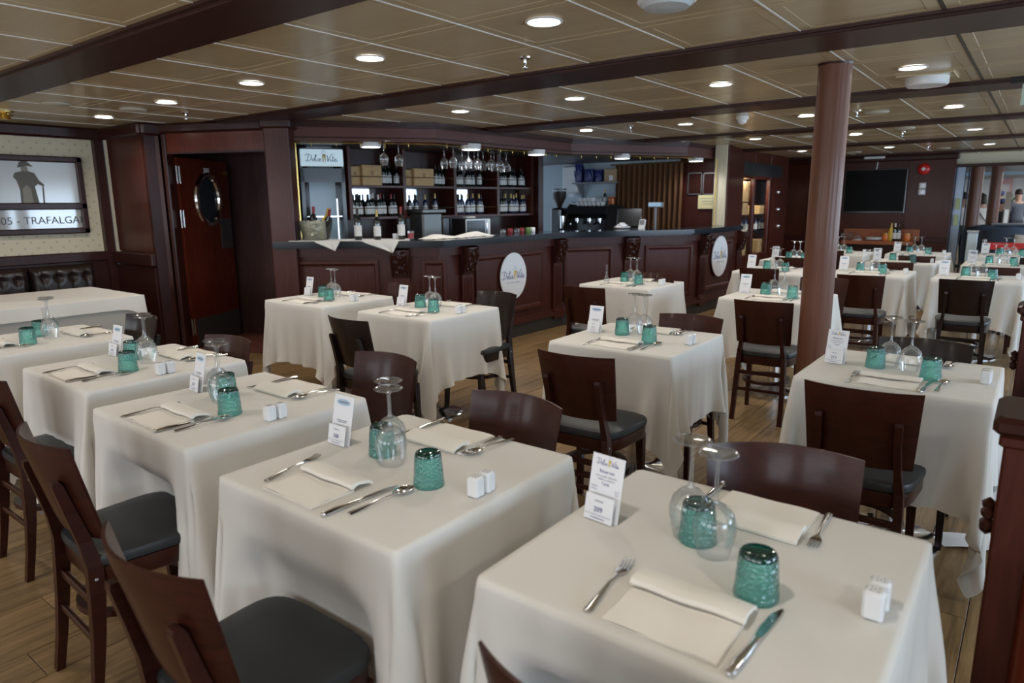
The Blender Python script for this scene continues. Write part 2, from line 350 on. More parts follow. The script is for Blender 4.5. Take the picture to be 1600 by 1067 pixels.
for i,(a,b_) in enumerate(BE):
    x0=-6.5 if i==1 else (-8.2 if i<1 else (-5.0 if i==2 else -4.3)); mb=MB(); mb.box(((x0+3.9)/2,(a+b_)/2,CEIL-.008),(3.9-x0,b_-a,.04),.004)
    mb.box(((x0+3.9)/2,a-.012,CEIL-.004),(3.9-x0,.03,.02))
    struct(mb.build('trim_%d'%(i+1),M['beam']))
# left wall: wallpaper, wainscot, rails, corner
wl=MB().box((XL-.05,0,1.2),(.1,6.7,2.5)).build('wall_left',M['wallpaper']); struct(wl)
wz=P(80,404,X=XL).z
mb=MB(); mb.box((XL+.02,0,wz/2),(.04,6.7,wz)); mb.box((XL+.035,0,wz+.0),(.07,6.7,.10),.01); struct(mb.build('trim_7',M['mahog_dark']))
mb=MB(); mb.box((XL+.04,0,CEIL-.06),(.08,6.7,.12),.02); mb.box((XL+.03,3.32,1.2),(.09,.09,2.3)); struct(mb.build('trim_8',M['mahog_dark']))
# boxed panel return facing the camera
yb=3.40
wb=MB().box((-7.74,yb+.07,1.175),(.96,.14,2.35)).build('wall_back',M['mahog']); struct(wb)
wm=MB(); wm.box((-7.70,yb-.012,(wz+2.28)/2+.03),(.86,.03,2.27-wz-.04)); wm.build('panel',M['mahog'],wb)
MB().box((-8.09,yb-.012,(wz+2.28)/2),(.07,.034,2.2-wz)).build('cream_strip',M['cream'],wb)
mb=MB(); mb.box((-7.73,yb-.03,wz-.02),(.96,.07,.13),.01); mb.box((-7.73,yb-.02,wz/2-.05),(.94,.04,wz-.1)); mb.box((-7.72,yb-.03,CEIL-.06),(1.0,.1,.12),.02)
mb.box((-7.25,yb+.06,1.175),(.04,.16,2.35)); mb.box((-7.23,yb+.05,CEIL-.06),(.09,.2,.12),.02); struct(mb.build('trim_9',M['mahog_dark']))
# door wall: from left post to the pilaster at the bar
A0=Vector((-7.22,3.58)); A1=Vector((-6.12,4.10)); dv=(A1-A0); LW=dv.length; ang=math.atan2(dv.y,dv.x)
dw=thing('wall_door',None,None,(A0.x,A0.y,0),ang); struct(dw)
dz=P(330,238,Y=3.9).z
hd=2.06
MB().box((LW/2,.0,(hd+CEIL)/2),(LW,.08,CEIL-hd)).build('header_panel',M['mahog_red'],dw)
MB().box((LW/2,-.03,CEIL-.05),(LW+.1,.1,.1),.02).build('crown',M['mahog_dark'],dw)
MB().box((.025,0,1.1),(.05,.12,2.3),.01).build('left_post',M['mahog_dark'],dw)
MB().box((LW/2,-.035,hd),(LW,.02,.02)).build('bead',M['mahog_dark'],dw)
# vestibule behind the door
def wallseg(nm,p,q,mt,h=2.4):
    p=Vector(p);q=Vector(q); m_=(p+q)/2; o=MB().box((0,0,h/2),((q-p).length,.04,h)).build(nm,mt); o.location=(m_.x,m_.y,0); o.rotation_euler=(0,0,math.atan2(q.y-p.y,q.x-p.x)); struct(o); return o
wallseg('wall_vestibule',(-8.3,4.25),(-6.75,4.95),grain('vestibule_wood',(.05,.026,.024),(.08,.042,.04),(9,9,.9),.36,.2))
wallseg('wall_vestibule_side',(-6.16,4.22),(-7.3,5.0),M['bar'])
wallseg('wall_vestibule_left',(-7.22,3.50),(-8.3,4.3),M['mahog_dark'])
mb=MB(); mb.add([(-7.2,3.58,.006),(-6.1,4.1,.006),(-6.9,4.9,.006),(-8.3,4.3,.006)],[(0,1,2,3)]); o=mb.build('floor_vestibule',mat('red_brown_carpet',(.12,.03,.018),.9)); struct(o)
# door leaf swung inwards on the left hinge
d1=thing('door_1',None,None,(-7.20,3.66,0),math.radians(116)); struct(d1); d1['label']='red-brown service door standing ajar with oval porthole window'
DW=.86; ox,oz=.46,1.60
def ring2(rx,rz,n=32): return [(ox+rx*math.cos(2*PI*i/n),oz+rz*math.sin(2*PI*i/n)) for i in range(n)]
mb=MB(); n=32
for y,sg in((-.02,1),(.02,-1)):
    o=[]; inn=ring2(.20,.27)
    for i in range(n):
        a=2*PI*i/n; c,s_=math.cos(a),math.sin(a); k=min((DW/2)/abs(c) if abs(c)>1e-6 else 9,(1.01)/abs(s_) if abs(s_)>1e-6 else 9)
        tx=c*k;tz=s_*k; x=DW/2+tx; z=1.02+tz
        o.append((x,z))
    k=len(mb.v); mb.v+=[(x,y,z) for x,z in o]+[(x,y,z) for x,z in inn]
    for i in range(n):
        j=(i+1)%n; q=(k+i,k+j,k+n+j,k+n+i); mb.f.append(q if sg>0 else q[::-1])
mb.box((DW/2,0,2.025),(DW,.04,.01)); mb.box((DW/2,0,.015),(DW,.04,.01)); mb.box((.003,0,1.02),(.006,.04,2.0)); mb.box((DW-.003,0,1.02),(.006,.04,2.0))
mb.build('door_leaf',M['mahog_red'],d1)
mb=MB(); mb.tube([(x,-.02,z) for x,z in ring2(.20,.27,40)],.03,8,closed=True,upv=(0,1,0)); mb.build('porthole_ring',M['chrome'],d1,True)
mb=MB(); c=ring2(.2,.27,32); mb.add([(x,-.005,z) for x,z in c],[tuple(range(32))]); mb.build('porthole_glass',mat('porthole_dark_glass',(.02,.03,.04),.05,coat=.5),d1)
MB().box((.74,-.024,1.22),(.2,.006,.34)).build('push_plate',M['darksteel'],d1)
MB().box((.45,-.024,.17),(.78,.006,.3)).build('kick_plate',M['darksteel'],d1)
MB().box((.47,-.024,1.91),(.09,.006,.06),.003).build('small_sign',M['white'],d1)
mb=MB(); mb.lathe([(.03,0),(.03,.02),(.012,.03),(.012,.05)],12,(.78,-.02,1.90),(0,-1,0)); mb.build('door_knob_plate',M['brass'],d1)
for z in (1.85,1.40,.25):
    mb=MB(); mb.box((-.02,-.03,z),(.045,.012,.15)); mb.tube([(.0,-.04,z-.09),(.0,-.04,z+.09)],.008,8); mb.tube([(-.045,-.04,z-.09),(-.045,-.04,z+.09)],.008,8); mb.build('hinge',M['chrome'],d1)
# pilaster
pl_=thing('pilaster','tall plain wood pilaster between the service door and the bar','pilaster',(A1.x+.12,A1.y+.0,0),math.radians(38))
mb=MB(); mb.box((0,0,1.16),(.24,.2,2.32),.008); mb.build('shaft',M['mahog'],pl_)
MB().box((0,0,CEIL-.05),(.30,.26,.09),.015).build('capital',M['mahog_dark'],pl_)
MB().box((0,0,.08),(.27,.23,.16),.01).build('plinth',M['mahog_dark'],pl_)
# ---------------------------------------------------------------- bar counter
CP=[Vector((-5.98,3.92)),Vector((-4.62,4.92)),Vector((-4.58,7.13)),Vector((-3.56,8.5)),Vector((-3.50,10.15))]   # counter edge in plan
HC=1.18
def offset(pts,d):
    out=[]
    for i,p in enumerate(pts):
        ns=[]
        if i>0: t=(pts[i]-pts[i-1]).normalized(); ns.append(Vector((t.y,-t.x)))
        if i<len(pts)-1: t=(pts[i+1]-pts[i]).normalized(); ns.append(Vector((t.y,-t.x)))
        n=(sum(ns,Vector((0,0)))).normalized(); k=1/max(.5,n.dot(ns[0])); out.append(p+n*d*k)
    return out    # positive d = towards the guests
def band(mb,pts,d0,d1,z0,z1):
    a=offset(pts,d0); b=offset(pts,d1)
    for i in range(len(pts)-1):
        q=[a[i],a[i+1],b[i+1],b[i]]; mb.prism([(p.x,p.y) for p in q],z0,z1)
ct=thing('countertop','long black granite countertop running along the angled bar','countertop')
mb=MB(); band(mb,CP,-.50,.0,HC-.055,HC); band(mb,CP,-.46,-.03,HC-.07,HC-.055); mb.build('slab',M['granite'],ct)
bc=thing('bar_counter','dark mahogany bar front with recessed panels and carved corbels','bar')
mb=MB(); band(mb,CP,-.42,-.16,.14,HC-.07); mb.build('carcass',M['bar'],bc)
mb=MB(); band(mb,CP,-.36,-.14,0,.16); mb.build('kickboard',M['kick'],bc)
mb=MB(); band(mb,CP,-.18,-.10,.155,.20); band(mb,CP,-.18,-.125,.20,.235); mb.build('base_moulding',M['bar'],bc)
mb=MB(); band(mb,CP,-.18,-.12,HC-.16,HC-.07); mb.build('top_rail',M['bar'],bc)
fr=offset(CP,-.16)
def seg_frame(i):
    a,b=fr[i],fr[i+1]; t=(b-a).normalized(); return a,t,Vector((t.y,-t.x)),(b-a).length
def bar_panel(a,t,nrm,s0,s1,z0,z1):
    ang=math.atan2(t.y,t.x); o=thing_child('front_panel',bc,(a.x,a.y,0),ang)
    return o
def panelmesh(w,z0,z1):
    mb=MB(); 
    rg=lambda i,y:[(-w/2+i,y,z0+i),(w/2-i,y,z0+i),(w/2-i,y,z1-i),(-w/2+i,y,z1-i)]
    mb.rings([rg(-.02,0),rg(-.02,-.028),rg(0,-.034),rg(.012,-.034),rg(.026,-.012),rg(.04,-.008)],cap0=False); return mb
def corbel(nm):
    mb=MB(); w=.095
    prof=[(0,.0),(-.045,.0),(-.10,-.02),(-.105,-.07),(-.085,-.13),(-.055,-.2),(-.035,-.26),(-.03,-.3),(0,-.31)]
    vs=[(sx*w,y,z) for sx in(-1,1) for y,z in prof]; n=len(prof); fs=[tuple(range(n)),tuple(range(2*n-1,n-1,-1))]+[(i+1,i,n+i,n+i+1) for i in range(n-1)]
    mb.add(vs,fs); return mb
def carve():
    mb=MB()
    def py(z): 
        pr=[(-.0,-.10),(-.07,-.108),(-.13,-.088),(-.2,-.058),(-.30,-.034)]
        for (a,b),(c,d) in zip(pr,pr[1:]):
            if c<=z<=a: return b+(d-b)*(a-z)/(a-c)
        return -.034
    for cx,cz,r in((-.045,-.06,.03),(.045,-.06,.03),(-.045,-.15,.028),(.045,-.15,.028),(0,-.10,.022),(0,-.21,.03),(-.04,-.25,.018),(.04,-.25,.018)):
        pts=[]
        for k in range(13): a=k*.75; q=r*(1-k/15); x=cx+q*math.cos(a)*(1 if cx<=0 else -1); z=cz+q*math.sin(a); pts.append((x,py(z)-.006,z))
        mb.tube(pts,.0075,5,upv=(0,1,0))
    for sx in(-1,1): mb.tube([(sx*.082,py(z)-.004,z) for z in(-.02,-.1,-.2,-.29)],.008,5,upv=(0,1,0))
    return mb
corbel_m=corbel(0).mesh('corbel',M['mahog_dark']); carve_m=carve().mesh('carving',M['mahog_dark'],True)
pil=MB(); pil.box((0,-.022,.53),(.17,.036,.76),.004)
for k in range(5): pil.box((-.056+.028*k,-.044,.52),(.012,.01,.5),.003)
pil.box((0,-.034,.175),(.2,.06,.12),.006); pil=pil.mesh('bar_pilaster',M['bar'])
def sfr(i,px): p=PL(px,430,fr[i],fr[i+1]); return (Vector((p.x,p.y))-fr[i]).dot((fr[i+1]-fr[i]).normalized())
SEG=[(0,[(sfr(0,p),sfr(0,q)) for p,q in((443,592),(661,697))],[sfr(0,628)]),(1,[(sfr(1,742),sfr(1,846))],[sfr(1,727),sfr(1,868)]),(2,[(sfr(2,p),sfr(2,q)) for p,q in((881,955),(1007,1079))],[sfr(2,983)]),(3,[(sfr(3,1098),sfr(3,1140))],[sfr(3,1093),sfr(3,1150)])]
for i,pans,pils in SEG:
    a,t,nv,L_=seg_frame(i); ang=math.atan2(t.y,t.x); Mx=Matrix.Translation((a.x,a.y,0))@Matrix.Rotation(ang,4,'Z')
    for s0,s1 in pans:
        mb=panelmesh(s1-s0-.03,.32,HC-.22); 
        o=mb.build('front_panel',M['bar'],bc); o.matrix_local=Mx@Matrix.Translation(((s0+s1)/2,0,0))
    for s in pils:
        o=link('fluted_pilaster',pil,bc); o.matrix_local=Mx@Matrix.Translation((s,0,0))
        o=link('corbel',corbel_m,bc); o.matrix_local=Mx@Matrix.Translation((s,-.02,HC-.075))
        o2=link('carving',carve_m,o)
# oval signs
for i,s,zc,rx,rz,lab in((1,sfr(1,798),.72,.235,.265,'white oval restaurant sign on the middle section of the bar front'),(3,sfr(3,1119),.76,.27,.29,'white oval restaurant sign on the right end of the bar front')):
    a,t,nv,L_=seg_frame(i); ang=math.atan2(t.y,t.x)
    e=thing('oval_sign',lab,'sign',(a.x+t.x*s+nv.x*.045,a.y+t.y*s+nv.y*.045,zc),ang)
    mb=MB(); c=[(rx*math.cos(2*PI*k/48),rz*math.sin(2*PI*k/48)) for k in range(48)]
    mb.rings([[(x,.012,z) for x,z in c],[(x,0,z) for x,z in c]]); mb.build('board',M['paper'],e)
    logo(e,Matrix.Translation((0,-.0015,-.03))@Matrix.Rotation(PI/2,4,'X'),rx*1.72)
# ---------------------------------------------------------------- soffit over the bar
SP=[Vector((-6.02,4.18)),Vector((-5.10,5.36)),Vector((-5.03,7.84)),Vector((-4.08,9.38)),Vector((-4.02,11.35))]
SB=2.17
so=thing('bar_soffit','wide wooden soffit hanging over the bar, following its angles','soffit')
mb=MB(); band(mb,SP,-.06,0,SB,CEIL); mb.build('fascia',M['soffit'],so)
mb=MB(); band(mb,SP,-.05,.035,CEIL-.035,CEIL); band(mb,SP,-.05,.02,CEIL-.06,CEIL-.035); mb.build('crown_moulding',M['mahog_dark'],so)
mb=MB(); band(mb,SP,-.06,.012,SB-.012,SB+.014); mb.build('lower_bead',M['soffit'],so)
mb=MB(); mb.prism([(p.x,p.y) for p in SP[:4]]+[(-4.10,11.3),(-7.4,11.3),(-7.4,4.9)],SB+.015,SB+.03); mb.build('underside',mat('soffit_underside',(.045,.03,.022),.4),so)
rl=offset(SP,-.10)
mb=MB(); mb.tube([(p.x,p.y,SB-.02) for p in rl[:4]]+[(rl[4].x,10.3,SB-.02)],.008,6)
mb.build('brass_rail',M['brass'],so)
for i in range(4):
    a,b=rl[i],rl[i+1]; n=int((b-a).length/.16)
    for k in range(1,n):
        p=a+(b-a)*k/n
        if p.y<10.3: pass
hk=MB().tube([(0,0,SB),(0,0,SB-.05),(.012,0,SB-.06),(0,0,SB-.07)],.004,5).mesh('rail_hook',M['brass'])
for i in range(4):
    a,b=rl[i],rl[i+1]; n=int((b-a).length/.22)
    for k in range(1,n):
        p=a+(b-a)*k/n
        if p.y<10.3: o=link('rail_hook',hk,so,(p.x,p.y,0))
# round surface lamps under the soffit
sl=thing('surface_lamp','',"lamp",(0,0,0)); SLP=Proto(sl)
MB().lathe([(.108,.06),(.11,.055),(.11,.005),(.10,0)],28).build('housing',M['white'],sl,True)
MB().lathe([(.0001,-.001),(.099,-.001),(.099,.004)],28,cap=False).build('diffuser',M['sofflamp'],sl)
ords=['first','second','third','fourth','fifth','sixth','seventh','eighth','ninth','tenth','eleventh','twelfth','thirteenth','fourteenth']
sp_px=[(579,228),(736,232),(838,240),(972,246),(1087,250),(1124,254)]
for i,(x,y) in enumerate(sp_px):
    zz_=SB-.055; p=P(x,y+2,Z=zz_)
    SLP.put((p.x,p.y,zz_),0,'round white surface lamp under the bar soffit, %s from left'%ords[i],'surface lamps under the soffit')
    l=bpy.data.lights.new('surface_lamp_light','SPOT'); l.energy=9; l.spot_size=2.7; l.spot_blend=.6; l.shadow_soft_size=.08; l.color=(.93,.96,1)
    o=link('surface_lamp_light',l,None,(p.x,p.y,zz_-.02))
# ---------------------------------------------------------------- ceiling downlights and fittings
dl=thing('downlight','', 'ceiling light'); DLP=Proto(dl)
MB().lathe([(.086,0),(.088,-.004),(.078,-.008),(.072,-.004),(.070,.002)],28,cap=False).build('trim_ring',M['white'],dl,True)
MB().lathe([(.0001,-.003),(.071,-.003)],28,cap=False).build('diffuser',M['lampwhite'],dl)
DL=[((850,34),'largest recessed downlight at the top centre of the ceiling'),((578,91),'recessed downlight second in the row leading left from the top centre'),((393,130),'recessed downlight above the service door, third in the leftward row'),((260,160),'recessed downlight left of the service door, fourth in the leftward row'),((162,183),'recessed downlight nearest the left wall corner'),
((719,174),'recessed downlight just in front of the soffit\'s left corner'),((898,154),'recessed downlight between second and third beams, left of centre'),((1126,132),'recessed downlight between second and third beams, left of the pillar'),((1426,106),'recessed downlight just right of the pillar beside the ceiling box'),
((916,204),'small recessed downlight above the paper towel dispenser'),((1071,194),'small recessed downlight above the brown curtain'),((1260,181),'small recessed downlight touching the pillar\'s left side'),((1490,167),'recessed downlight at right between third and fourth beams'),
((1180,217),'small recessed downlight above the wine cabinets'),((1337,210),'small recessed downlight just right of the pillar above the television'),((1523,202),'small recessed downlight at right between fourth and fifth beams'),
((1253,236),'farthest recessed downlight left of the pillar'),((1389,230),'farthest recessed downlight above the television'),((1546,225),'farthest recessed downlight at the right')]
pts=[]
for (x,y),lab in DL:
    p=P(x,y,Z=CEIL-.004); pts.append((p.x,p.y)); DLP.put((p.x,p.y,CEIL-.001),0,lab,'recessed downlights')
pts+=[(-.7,.6),(-3.2,.4),(-5.2,.6),(-6.8,.4),(1.2,3.2),(1.2,6.2),(1.2,.4)]
for k,(x,y) in enumerate(pts):
    l=bpy.data.lights.new('downlight_lamp','SPOT'); l.energy=18; l.spot_size=2.75; l.spot_blend=.7; l.shadow_soft_size=.06; l.color=(1,.92,.82)
    link('downlight_lamp',l,None,(x,y,CEIL-.02))
spk=thing('ceiling_speaker','', 'speaker'); SPK=Proto(spk)
MB().lathe([(.105,0),(.105,-.006),(.095,-.012),(.0001,-.014)],28).build('grille',mat('speaker_grille',(.5,.47,.4),.5),spk,True)
for (x,y),lab in (((88,163),'round flush ceiling speaker near the left wall'),((208,172),'round flush ceiling speaker left of the service door'),((1370,176),'round flush ceiling speaker right of the pillar'),((1414,201),'round flush ceiling speaker above the television'),((1256,214),'round flush ceiling speaker left of the pillar'),((1336,238),'farthest flush ceiling speaker beside the pillar'),((1474,232),'round flush ceiling speaker near the fire bell')):
    p=P(x,y,Z=CEIL-.006); SPK.put((p.x,p.y,CEIL),0,lab,'flush ceiling speakers')
p=P(1042,2,Z=CEIL-.02); b=thing('ceiling_dome','large pale round dome fitting cut by the top edge','ceiling fitting',(p.x,p.y,CEIL)); MB().lathe([(.115,0),(.12,-.02),(.11,-.03)],32).build('rim',M['white'],b,True); MB().lathe([(.105,-.03),(.09,-.045),(.0001,-.05)],32).build('lens',mat('frosted_lens',(.55,.6,.62),.3),b,True)
p=P(1448,131,Z=CEIL-.05); b=thing('ceiling_box','white drum-shaped ceiling box right of the pillar with a brown stain','ceiling fitting',(p.x,p.y-.0,CEIL)); MB().lathe([(.13,0),(.13,-.055),(.12,-.065),(.0001,-.065)],32).build('drum',M['white'],b,True); MB().box((0,0,-.006),(.34,.30,.012),.004).build('mounting_plate',M['tile'],b)
sk=thing('sprinkler','', 'sprinkler'); SKP=Proto(sk)
MB().lathe([(.035,0),(.033,-.008),(.018,-.014)],16).build('escutcheon',M['chrome'],sk,True)
mb=MB(); mb.lathe([(.010,-.01),(.010,-.035),(.004,-.045),(.004,-.06)],10); mb.lathe([(.0001,-.058),(.022,-.06),(.022,-.063),(.0001,-.064)],14); mb.build('head',M['chrome'],sk,True)
for (x,y),lab in (((820,92),'chrome sprinkler head near the top centre of the ceiling'),((290,177),'chrome sprinkler head above the service door'),((985,198),'small chrome sprinkler head above the soffit'),((1339,174),'chrome sprinkler head touching the right side of the pillar'),((1410,207),'small chrome sprinkler head above the television'),((1450,229),'small chrome sprinkler head near the fire bell')):
    p=P(x,y,Z=CEIL-.01); SKP.put((p.x,p.y,CEIL),0,lab,'ceiling sprinklers')
p=P(1160,185,Z=CEIL-.02); b=thing('smoke_detector','white domed smoke detector on the ceiling left of the pillar','smoke detector',(p.x,p.y,CEIL)); MB().lathe([(.06,0),(.06,-.025),(.05,-.035)],20).build('base',M['white'],b,True); MB().lathe([(.045,-.035),(.04,-.06),(.02,-.075),(.0001,-.078)],20).build('dome',M['white'],b,True)
p=P(8,183,Z=CEIL-.05); b=thing('brass_spotlight','small brass ceiling spotlight at the left edge','lamp',(p.x,p.y,CEIL)); MB().lathe([(.07,0),(.07,-.012),(.03,-.03)],16).build('base',M['brass'],b,True); MB().lathe([(.03,-.03),(.045,-.06),(.04,-.07)],16).build('shade',M['brass'],b,True); mb=MB()
for k in range(3): mb.tube([(0,0,-.03),(.08*math.cos(2.1*k),.08*math.sin(2.1*k),-.03)],.006,6)
mb.build('arm',M['brass'],b)
p=P(1596,148,Z=CEIL-.12); b=thing('exit_sign','small hanging luminous sign at the right edge under the ceiling','sign',(p.x+.02,p.y,CEIL)); MB().box((0,0,-.02),(.18,.05,.04)).build('bracket',M['blackm'],b); MB().box((.08,0,-.12),(.2,.015,.14)).build('panel',mat('sign_panel',(.5,.6,.5),.3),b)
# pillar
pp=Vector((-1.12,4.73)); pi_=thing('pillar','large round wood-grain pillar standing right of centre','pillar',(pp.x,pp.y,0))
MB().lathe([(.097,0),(.097,CEIL)],64).build('shaft',M['pillar'],pi_,True)
MB().lathe([(.100,CEIL-.012),(.103,CEIL)],48).build('collar',M['mahog_dark'],pi_,True)
MB().lathe([(.106,0),(.106,.09),(.098,.1)],48).build('plinth',M['mahog_dark'],pi_,True)
# ---------------------------------------------------------------- picture on the left wall
a=P(126,246,X=XL+.04); b=P(138,364,X=XL+.04); yR=a.y; zT=a.z; zB=b.z; yL=yR-1.85
pc=thing('framed_picture','dark-framed picture of a grey statue above a dark strip reading 1805 TRAFALGAR','picture',(XL,0,0))
zM=P(118,322,X=XL+.04).z; yI=yR-.07
mb=MB()
for (y0,y1,z0,z1) in ((yL,yR,zT-.06,zT),(yL,yR,zB,zB+.06),(yL,yL+.06,zB,zT),(yR-.06,yR,zB,zT),(yL,yR,zM-.035,zM+.035)):
    mb.box((.03,(y0+y1)/2,(z0+z1)/2),(.06,y1-y0,z1-z0),.01)
mb.build('frame',M['mahog_dark'],pc)
MB().box((.02,(yL+yR)/2,(zM+zT)/2),(.01,yR-yL-.08,zT-zM-.04)).build('print',mat('grey_print',(.52,.54,.54),.12,coat=.6),pc)
MB().box((.02,(yL+yR)/2,(zM+zB)/2),(.01,yR-yL-.08,zM-zB-.04)).build('lower_strip',mat('glazed_dark_strip',(.30,.28,.24),.05,coat=.8,spec=.8),pc)
cy,cz=P(42,290,X=XL+.03).yz; S=(zT-zM-.09)/1.0
def flat(pts,mt,nm,x=.0265):
    mb=MB(); mb.add([(x,cy+u*S,cz+v*S) for u,v in pts],[tuple(range(len(pts)))]); return mb.build(nm,mt,pc)
sg=mat('statue_grey',(.12,.115,.10),.6); sg2=mat('statue_light_grey',(.25,.24,.2),.6)
flat([(-.17,-.52),(-.15,-.1),(-.2,.12),(-.26,.2),(-.22,.3),(-.08,.34),(.08,.34),(.2,.3),(.28,.12),(.38,.03),(.36,-.02),(.24,.04),(.17,-.02),(.22,-.4),(.2,-.52)],sg,'statue_figure')
flat([(-.12,-.5),(-.1,-.08),(.0,.02),(.08,-.08),(.1,-.5)],sg2,'statue_coat',.0268)
flat([(-.07,.34),(-.08,.46),(.06,.46),(.07,.34)],sg2,'statue_head',.0268)
flat([(-.15,.42),(-.1,.55),(.0,.62),(.12,.52),(.19,.45),(.05,.47)],sg,'statue_hat',.0272)
flat([(.30,-.5),(.33,-.02),(.36,-.02),(.34,-.5)],sg,'statue_sword')
text('1805 - TRAFALGAR',.105,mat('grey_lettering',(.05,.05,.05),.4),pc,Matrix.Translation((.027,P(62,347,X=XL+.03).y-.0,(zM+zB)/2-.035))@Matrix.Rotation(PI/2,4,'Z')@Matrix.Rotation(PI/2,4,'X'))
# banquette: tufted back cushions and seat
bq=thing('banquette','dark tufted leather wall bench behind the white-draped side table','bench',(XL+.05,0,0))
ysp=[P(155,440,X=XL+.15).y,P(49,440,X=XL+.15).y]; wc=ysp[0]-ysp[1]; zt=P(100,415,X=XL+.15).z; zb=.50
def cushion(y0,y1):
    mb=MB(); W=y1-y0; H=zt-zb; bt=[(u,v) for v in(.28,.72) for u in(.17,.39,.61,.83)]
    def fn(u,v):
        e=min(u,1-u,1)*W; e2=min(v,1-v)*H; d=.10*min(1,(e/.06))**.5*min(1,(e2/.06))**.5
        for bu,bv in bt:
            r=math.hypot((u-bu)*W,(v-bv)*H); d-=.03*math.exp(-(r/.035)**2)
            d-=.010*math.exp(-abs((u-bu)*W)/.012)*math.exp(-abs((v-bv)*H)/.12)
        return (.02+d,y0+u*W,zb+v*H)
    mb.grid(fn,44,26); o=mb.build('back_cushion',M['leather'],bq,True)
    for bu,bv in bt: MB().lathe([(.011,0),(.009,.005),(.0001,.007)],10,(.09,y0+bu*W,zb+bv*H),(1,0,0)).build('button',M['leather'],o,True)
cushion(ysp[1]+.01,ysp[0]-.01); cushion(ysp[1]-wc+.01,ysp[1]-.01)
MB().box((.3,ysp[0]-1.3,.42),(.5,2.6,.12),.03).build('seat_cushion',M['leather'],bq,True)
MB().box((.27,ysp[0]-1.3,.18),(.45,2.6,.36)).build('plinth',M['mahog_dark'],bq)
# long side table with two cloths
tb=thing('side_table','long side table hidden under white cloths along the leather bench','table',(0,0,0))
MB().box((-6.55,1.72,.765),(.98,1.80,.03)).build('tabletop',M['mahog_dark'],tb)
for sx in(-.44,.44):
    for sy in(-.85,.85): MB().box((-6.55+sx,1.72+sy,.375),(.05,.05,.75)).build('leg',M['mahog_dark'],tb)
def skirt(x0,x1,y0,y1,zt,zb,am,nm,seed,flare=.02,corner=0):
    per=[]; 
    def add(a,b,n):
        for k in range(n): per.append((a[0]+(b[0]-a[0])*k/n,a[1]+(b[1]-a[1])*k/n,(b[1]-a[1],a[0]-b[0])))
    add((x0,y0),(x1,y0),30); add((x1,y0),(x1,y1),50); add((x1,y1),(x0,y1),30); add((x0,y1),(x0,y0),50)
    rnd=random.Random(seed); ph=[rnd.random()*6 for _ in range(5)]; rs=[]; N=len(per)
    for lv in range(9):
        t=lv/8; ring=[]
        for k,(x,y,nn) in enumerate(per):
            n=Vector(nn).normalized(); s=k/N*2*PI; o=.004+flare*t+am*t*(math.sin(9*s+ph[0])*.5+math.sin(17*s+ph[1])*.3+math.sin(31*s+ph[2])*.2)
            cd=min(math.hypot(x-cx,y-cy_) for cx in(x0,x1) for cy_ in(y0,y1)); dz=corner*math.exp(-(cd/.10)**2)
            z=zt-(zt-zb)*t-dz*t; ring.append((x+n.x*o,y+n.y*o,z))
        rs.append(ring)
    mb=MB(); n=len(per); cen=[((x0+x1)/2,(y0+y1)/2,zt+.003)]
    mb.rings([[(x,y,zt+.002) for x,y,_ in per]]+rs,cap0=True,cap1=False); return mb
o=skirt(-7.05,-6.05,.80,2.63,.785,.06,.02,'c',1).build('underskirt_cloth',mat('grey_white_cloth',(.50,.49,.46),.85),None,True); clothify(o.data.materials[0]); tag(o,'grey-white skirt cloth hanging to the floor around the side table','tablecloth')
o=skirt(-7.08,-6.02,.78,2.67,.79,.69,.006,'c',2,.01,.07).build('overlay_cloth',M['cloth'],None,True); tag(o,'white overlay cloth with a short drop on top of the side table','tablecloth')
# ---------------------------------------------------------------- television wall
YT=15.1
xl=P(1228,300,Y=YT).x; xr=P(1489,300,Y=YT).x
wt=MB().box(((xl+xr)/2,YT+.06,CEIL/2),(xr-xl,.12,CEIL)).build('wall_television',M['mahog']); struct(wt)
jx=P(1412,300,Y=YT).x
tvx0=P(1316,300,Y=YT).x
MB().box((jx+.02,YT-.005,CEIL/2),(.02,.012,CEIL)).build('panel_seam',M['mahog_dark'],wt)
MB().box(((tvx0+jx)/2,YT-.01,1.75),(jx-tvx0+.1,.02,1.2)).build('television_panel',M['bar'],wt)
for x0,x1 in((xl+.05,P(1270,300,Y=YT).x),(jx+.05,xr-.03)):
    MB().box(((x0+x1)/2,YT-.012,P(1450,375,Y=YT).z),(x1-x0,.03,.10),.006).build('chair_rail',M['mahog_dark'],wt)
mb=MB(); mb.box(((xl+xr)/2,YT-.04,CEIL-.05),(xr-xl+.1,.12,.1),.02); struct(mb.build('trim_10',M['mahog_dark']))
tl=P(1322,266,Y=YT-.08); br=P(1412,333,Y=YT-.08)
tv=thing('television','large black flat television on the far wood wall','television',((tl.x+br.x)/2,YT-.03,(tl.z+br.z)/2)); W_,H_=br.x-tl.x,tl.z-br.z
MB().box((0,-.035,0),(W_,.035,H_),.006).build('bezel',M['black'],tv)
MB().box((0,-.055,0.01),(W_-.03,.006,H_-.05)).build('screen',M['tv'],tv)
MB().box((0,-.005,0),(.5,.03,.35)).build('wall_mount',M['blackm'],tv)
mb=MB(); mb.tube([(.0,-.04,H_/2),(.015,-.05,H_/2+.12),(-.02,-.05,H_/2+.25),(0,-.04,CEIL-(tl.z+br.z)/2-.1)],.009,6); mb.build('white_cable',M['white'],tv,True)
p=P(1366,246,Y=YT-.12); o=MB().box((p.x,YT-.1,p.z),(.36,.05,.05),.01).build('cable_box',M['white']); tag(o,'small white cable box above the television at the ceiling','electrical box')
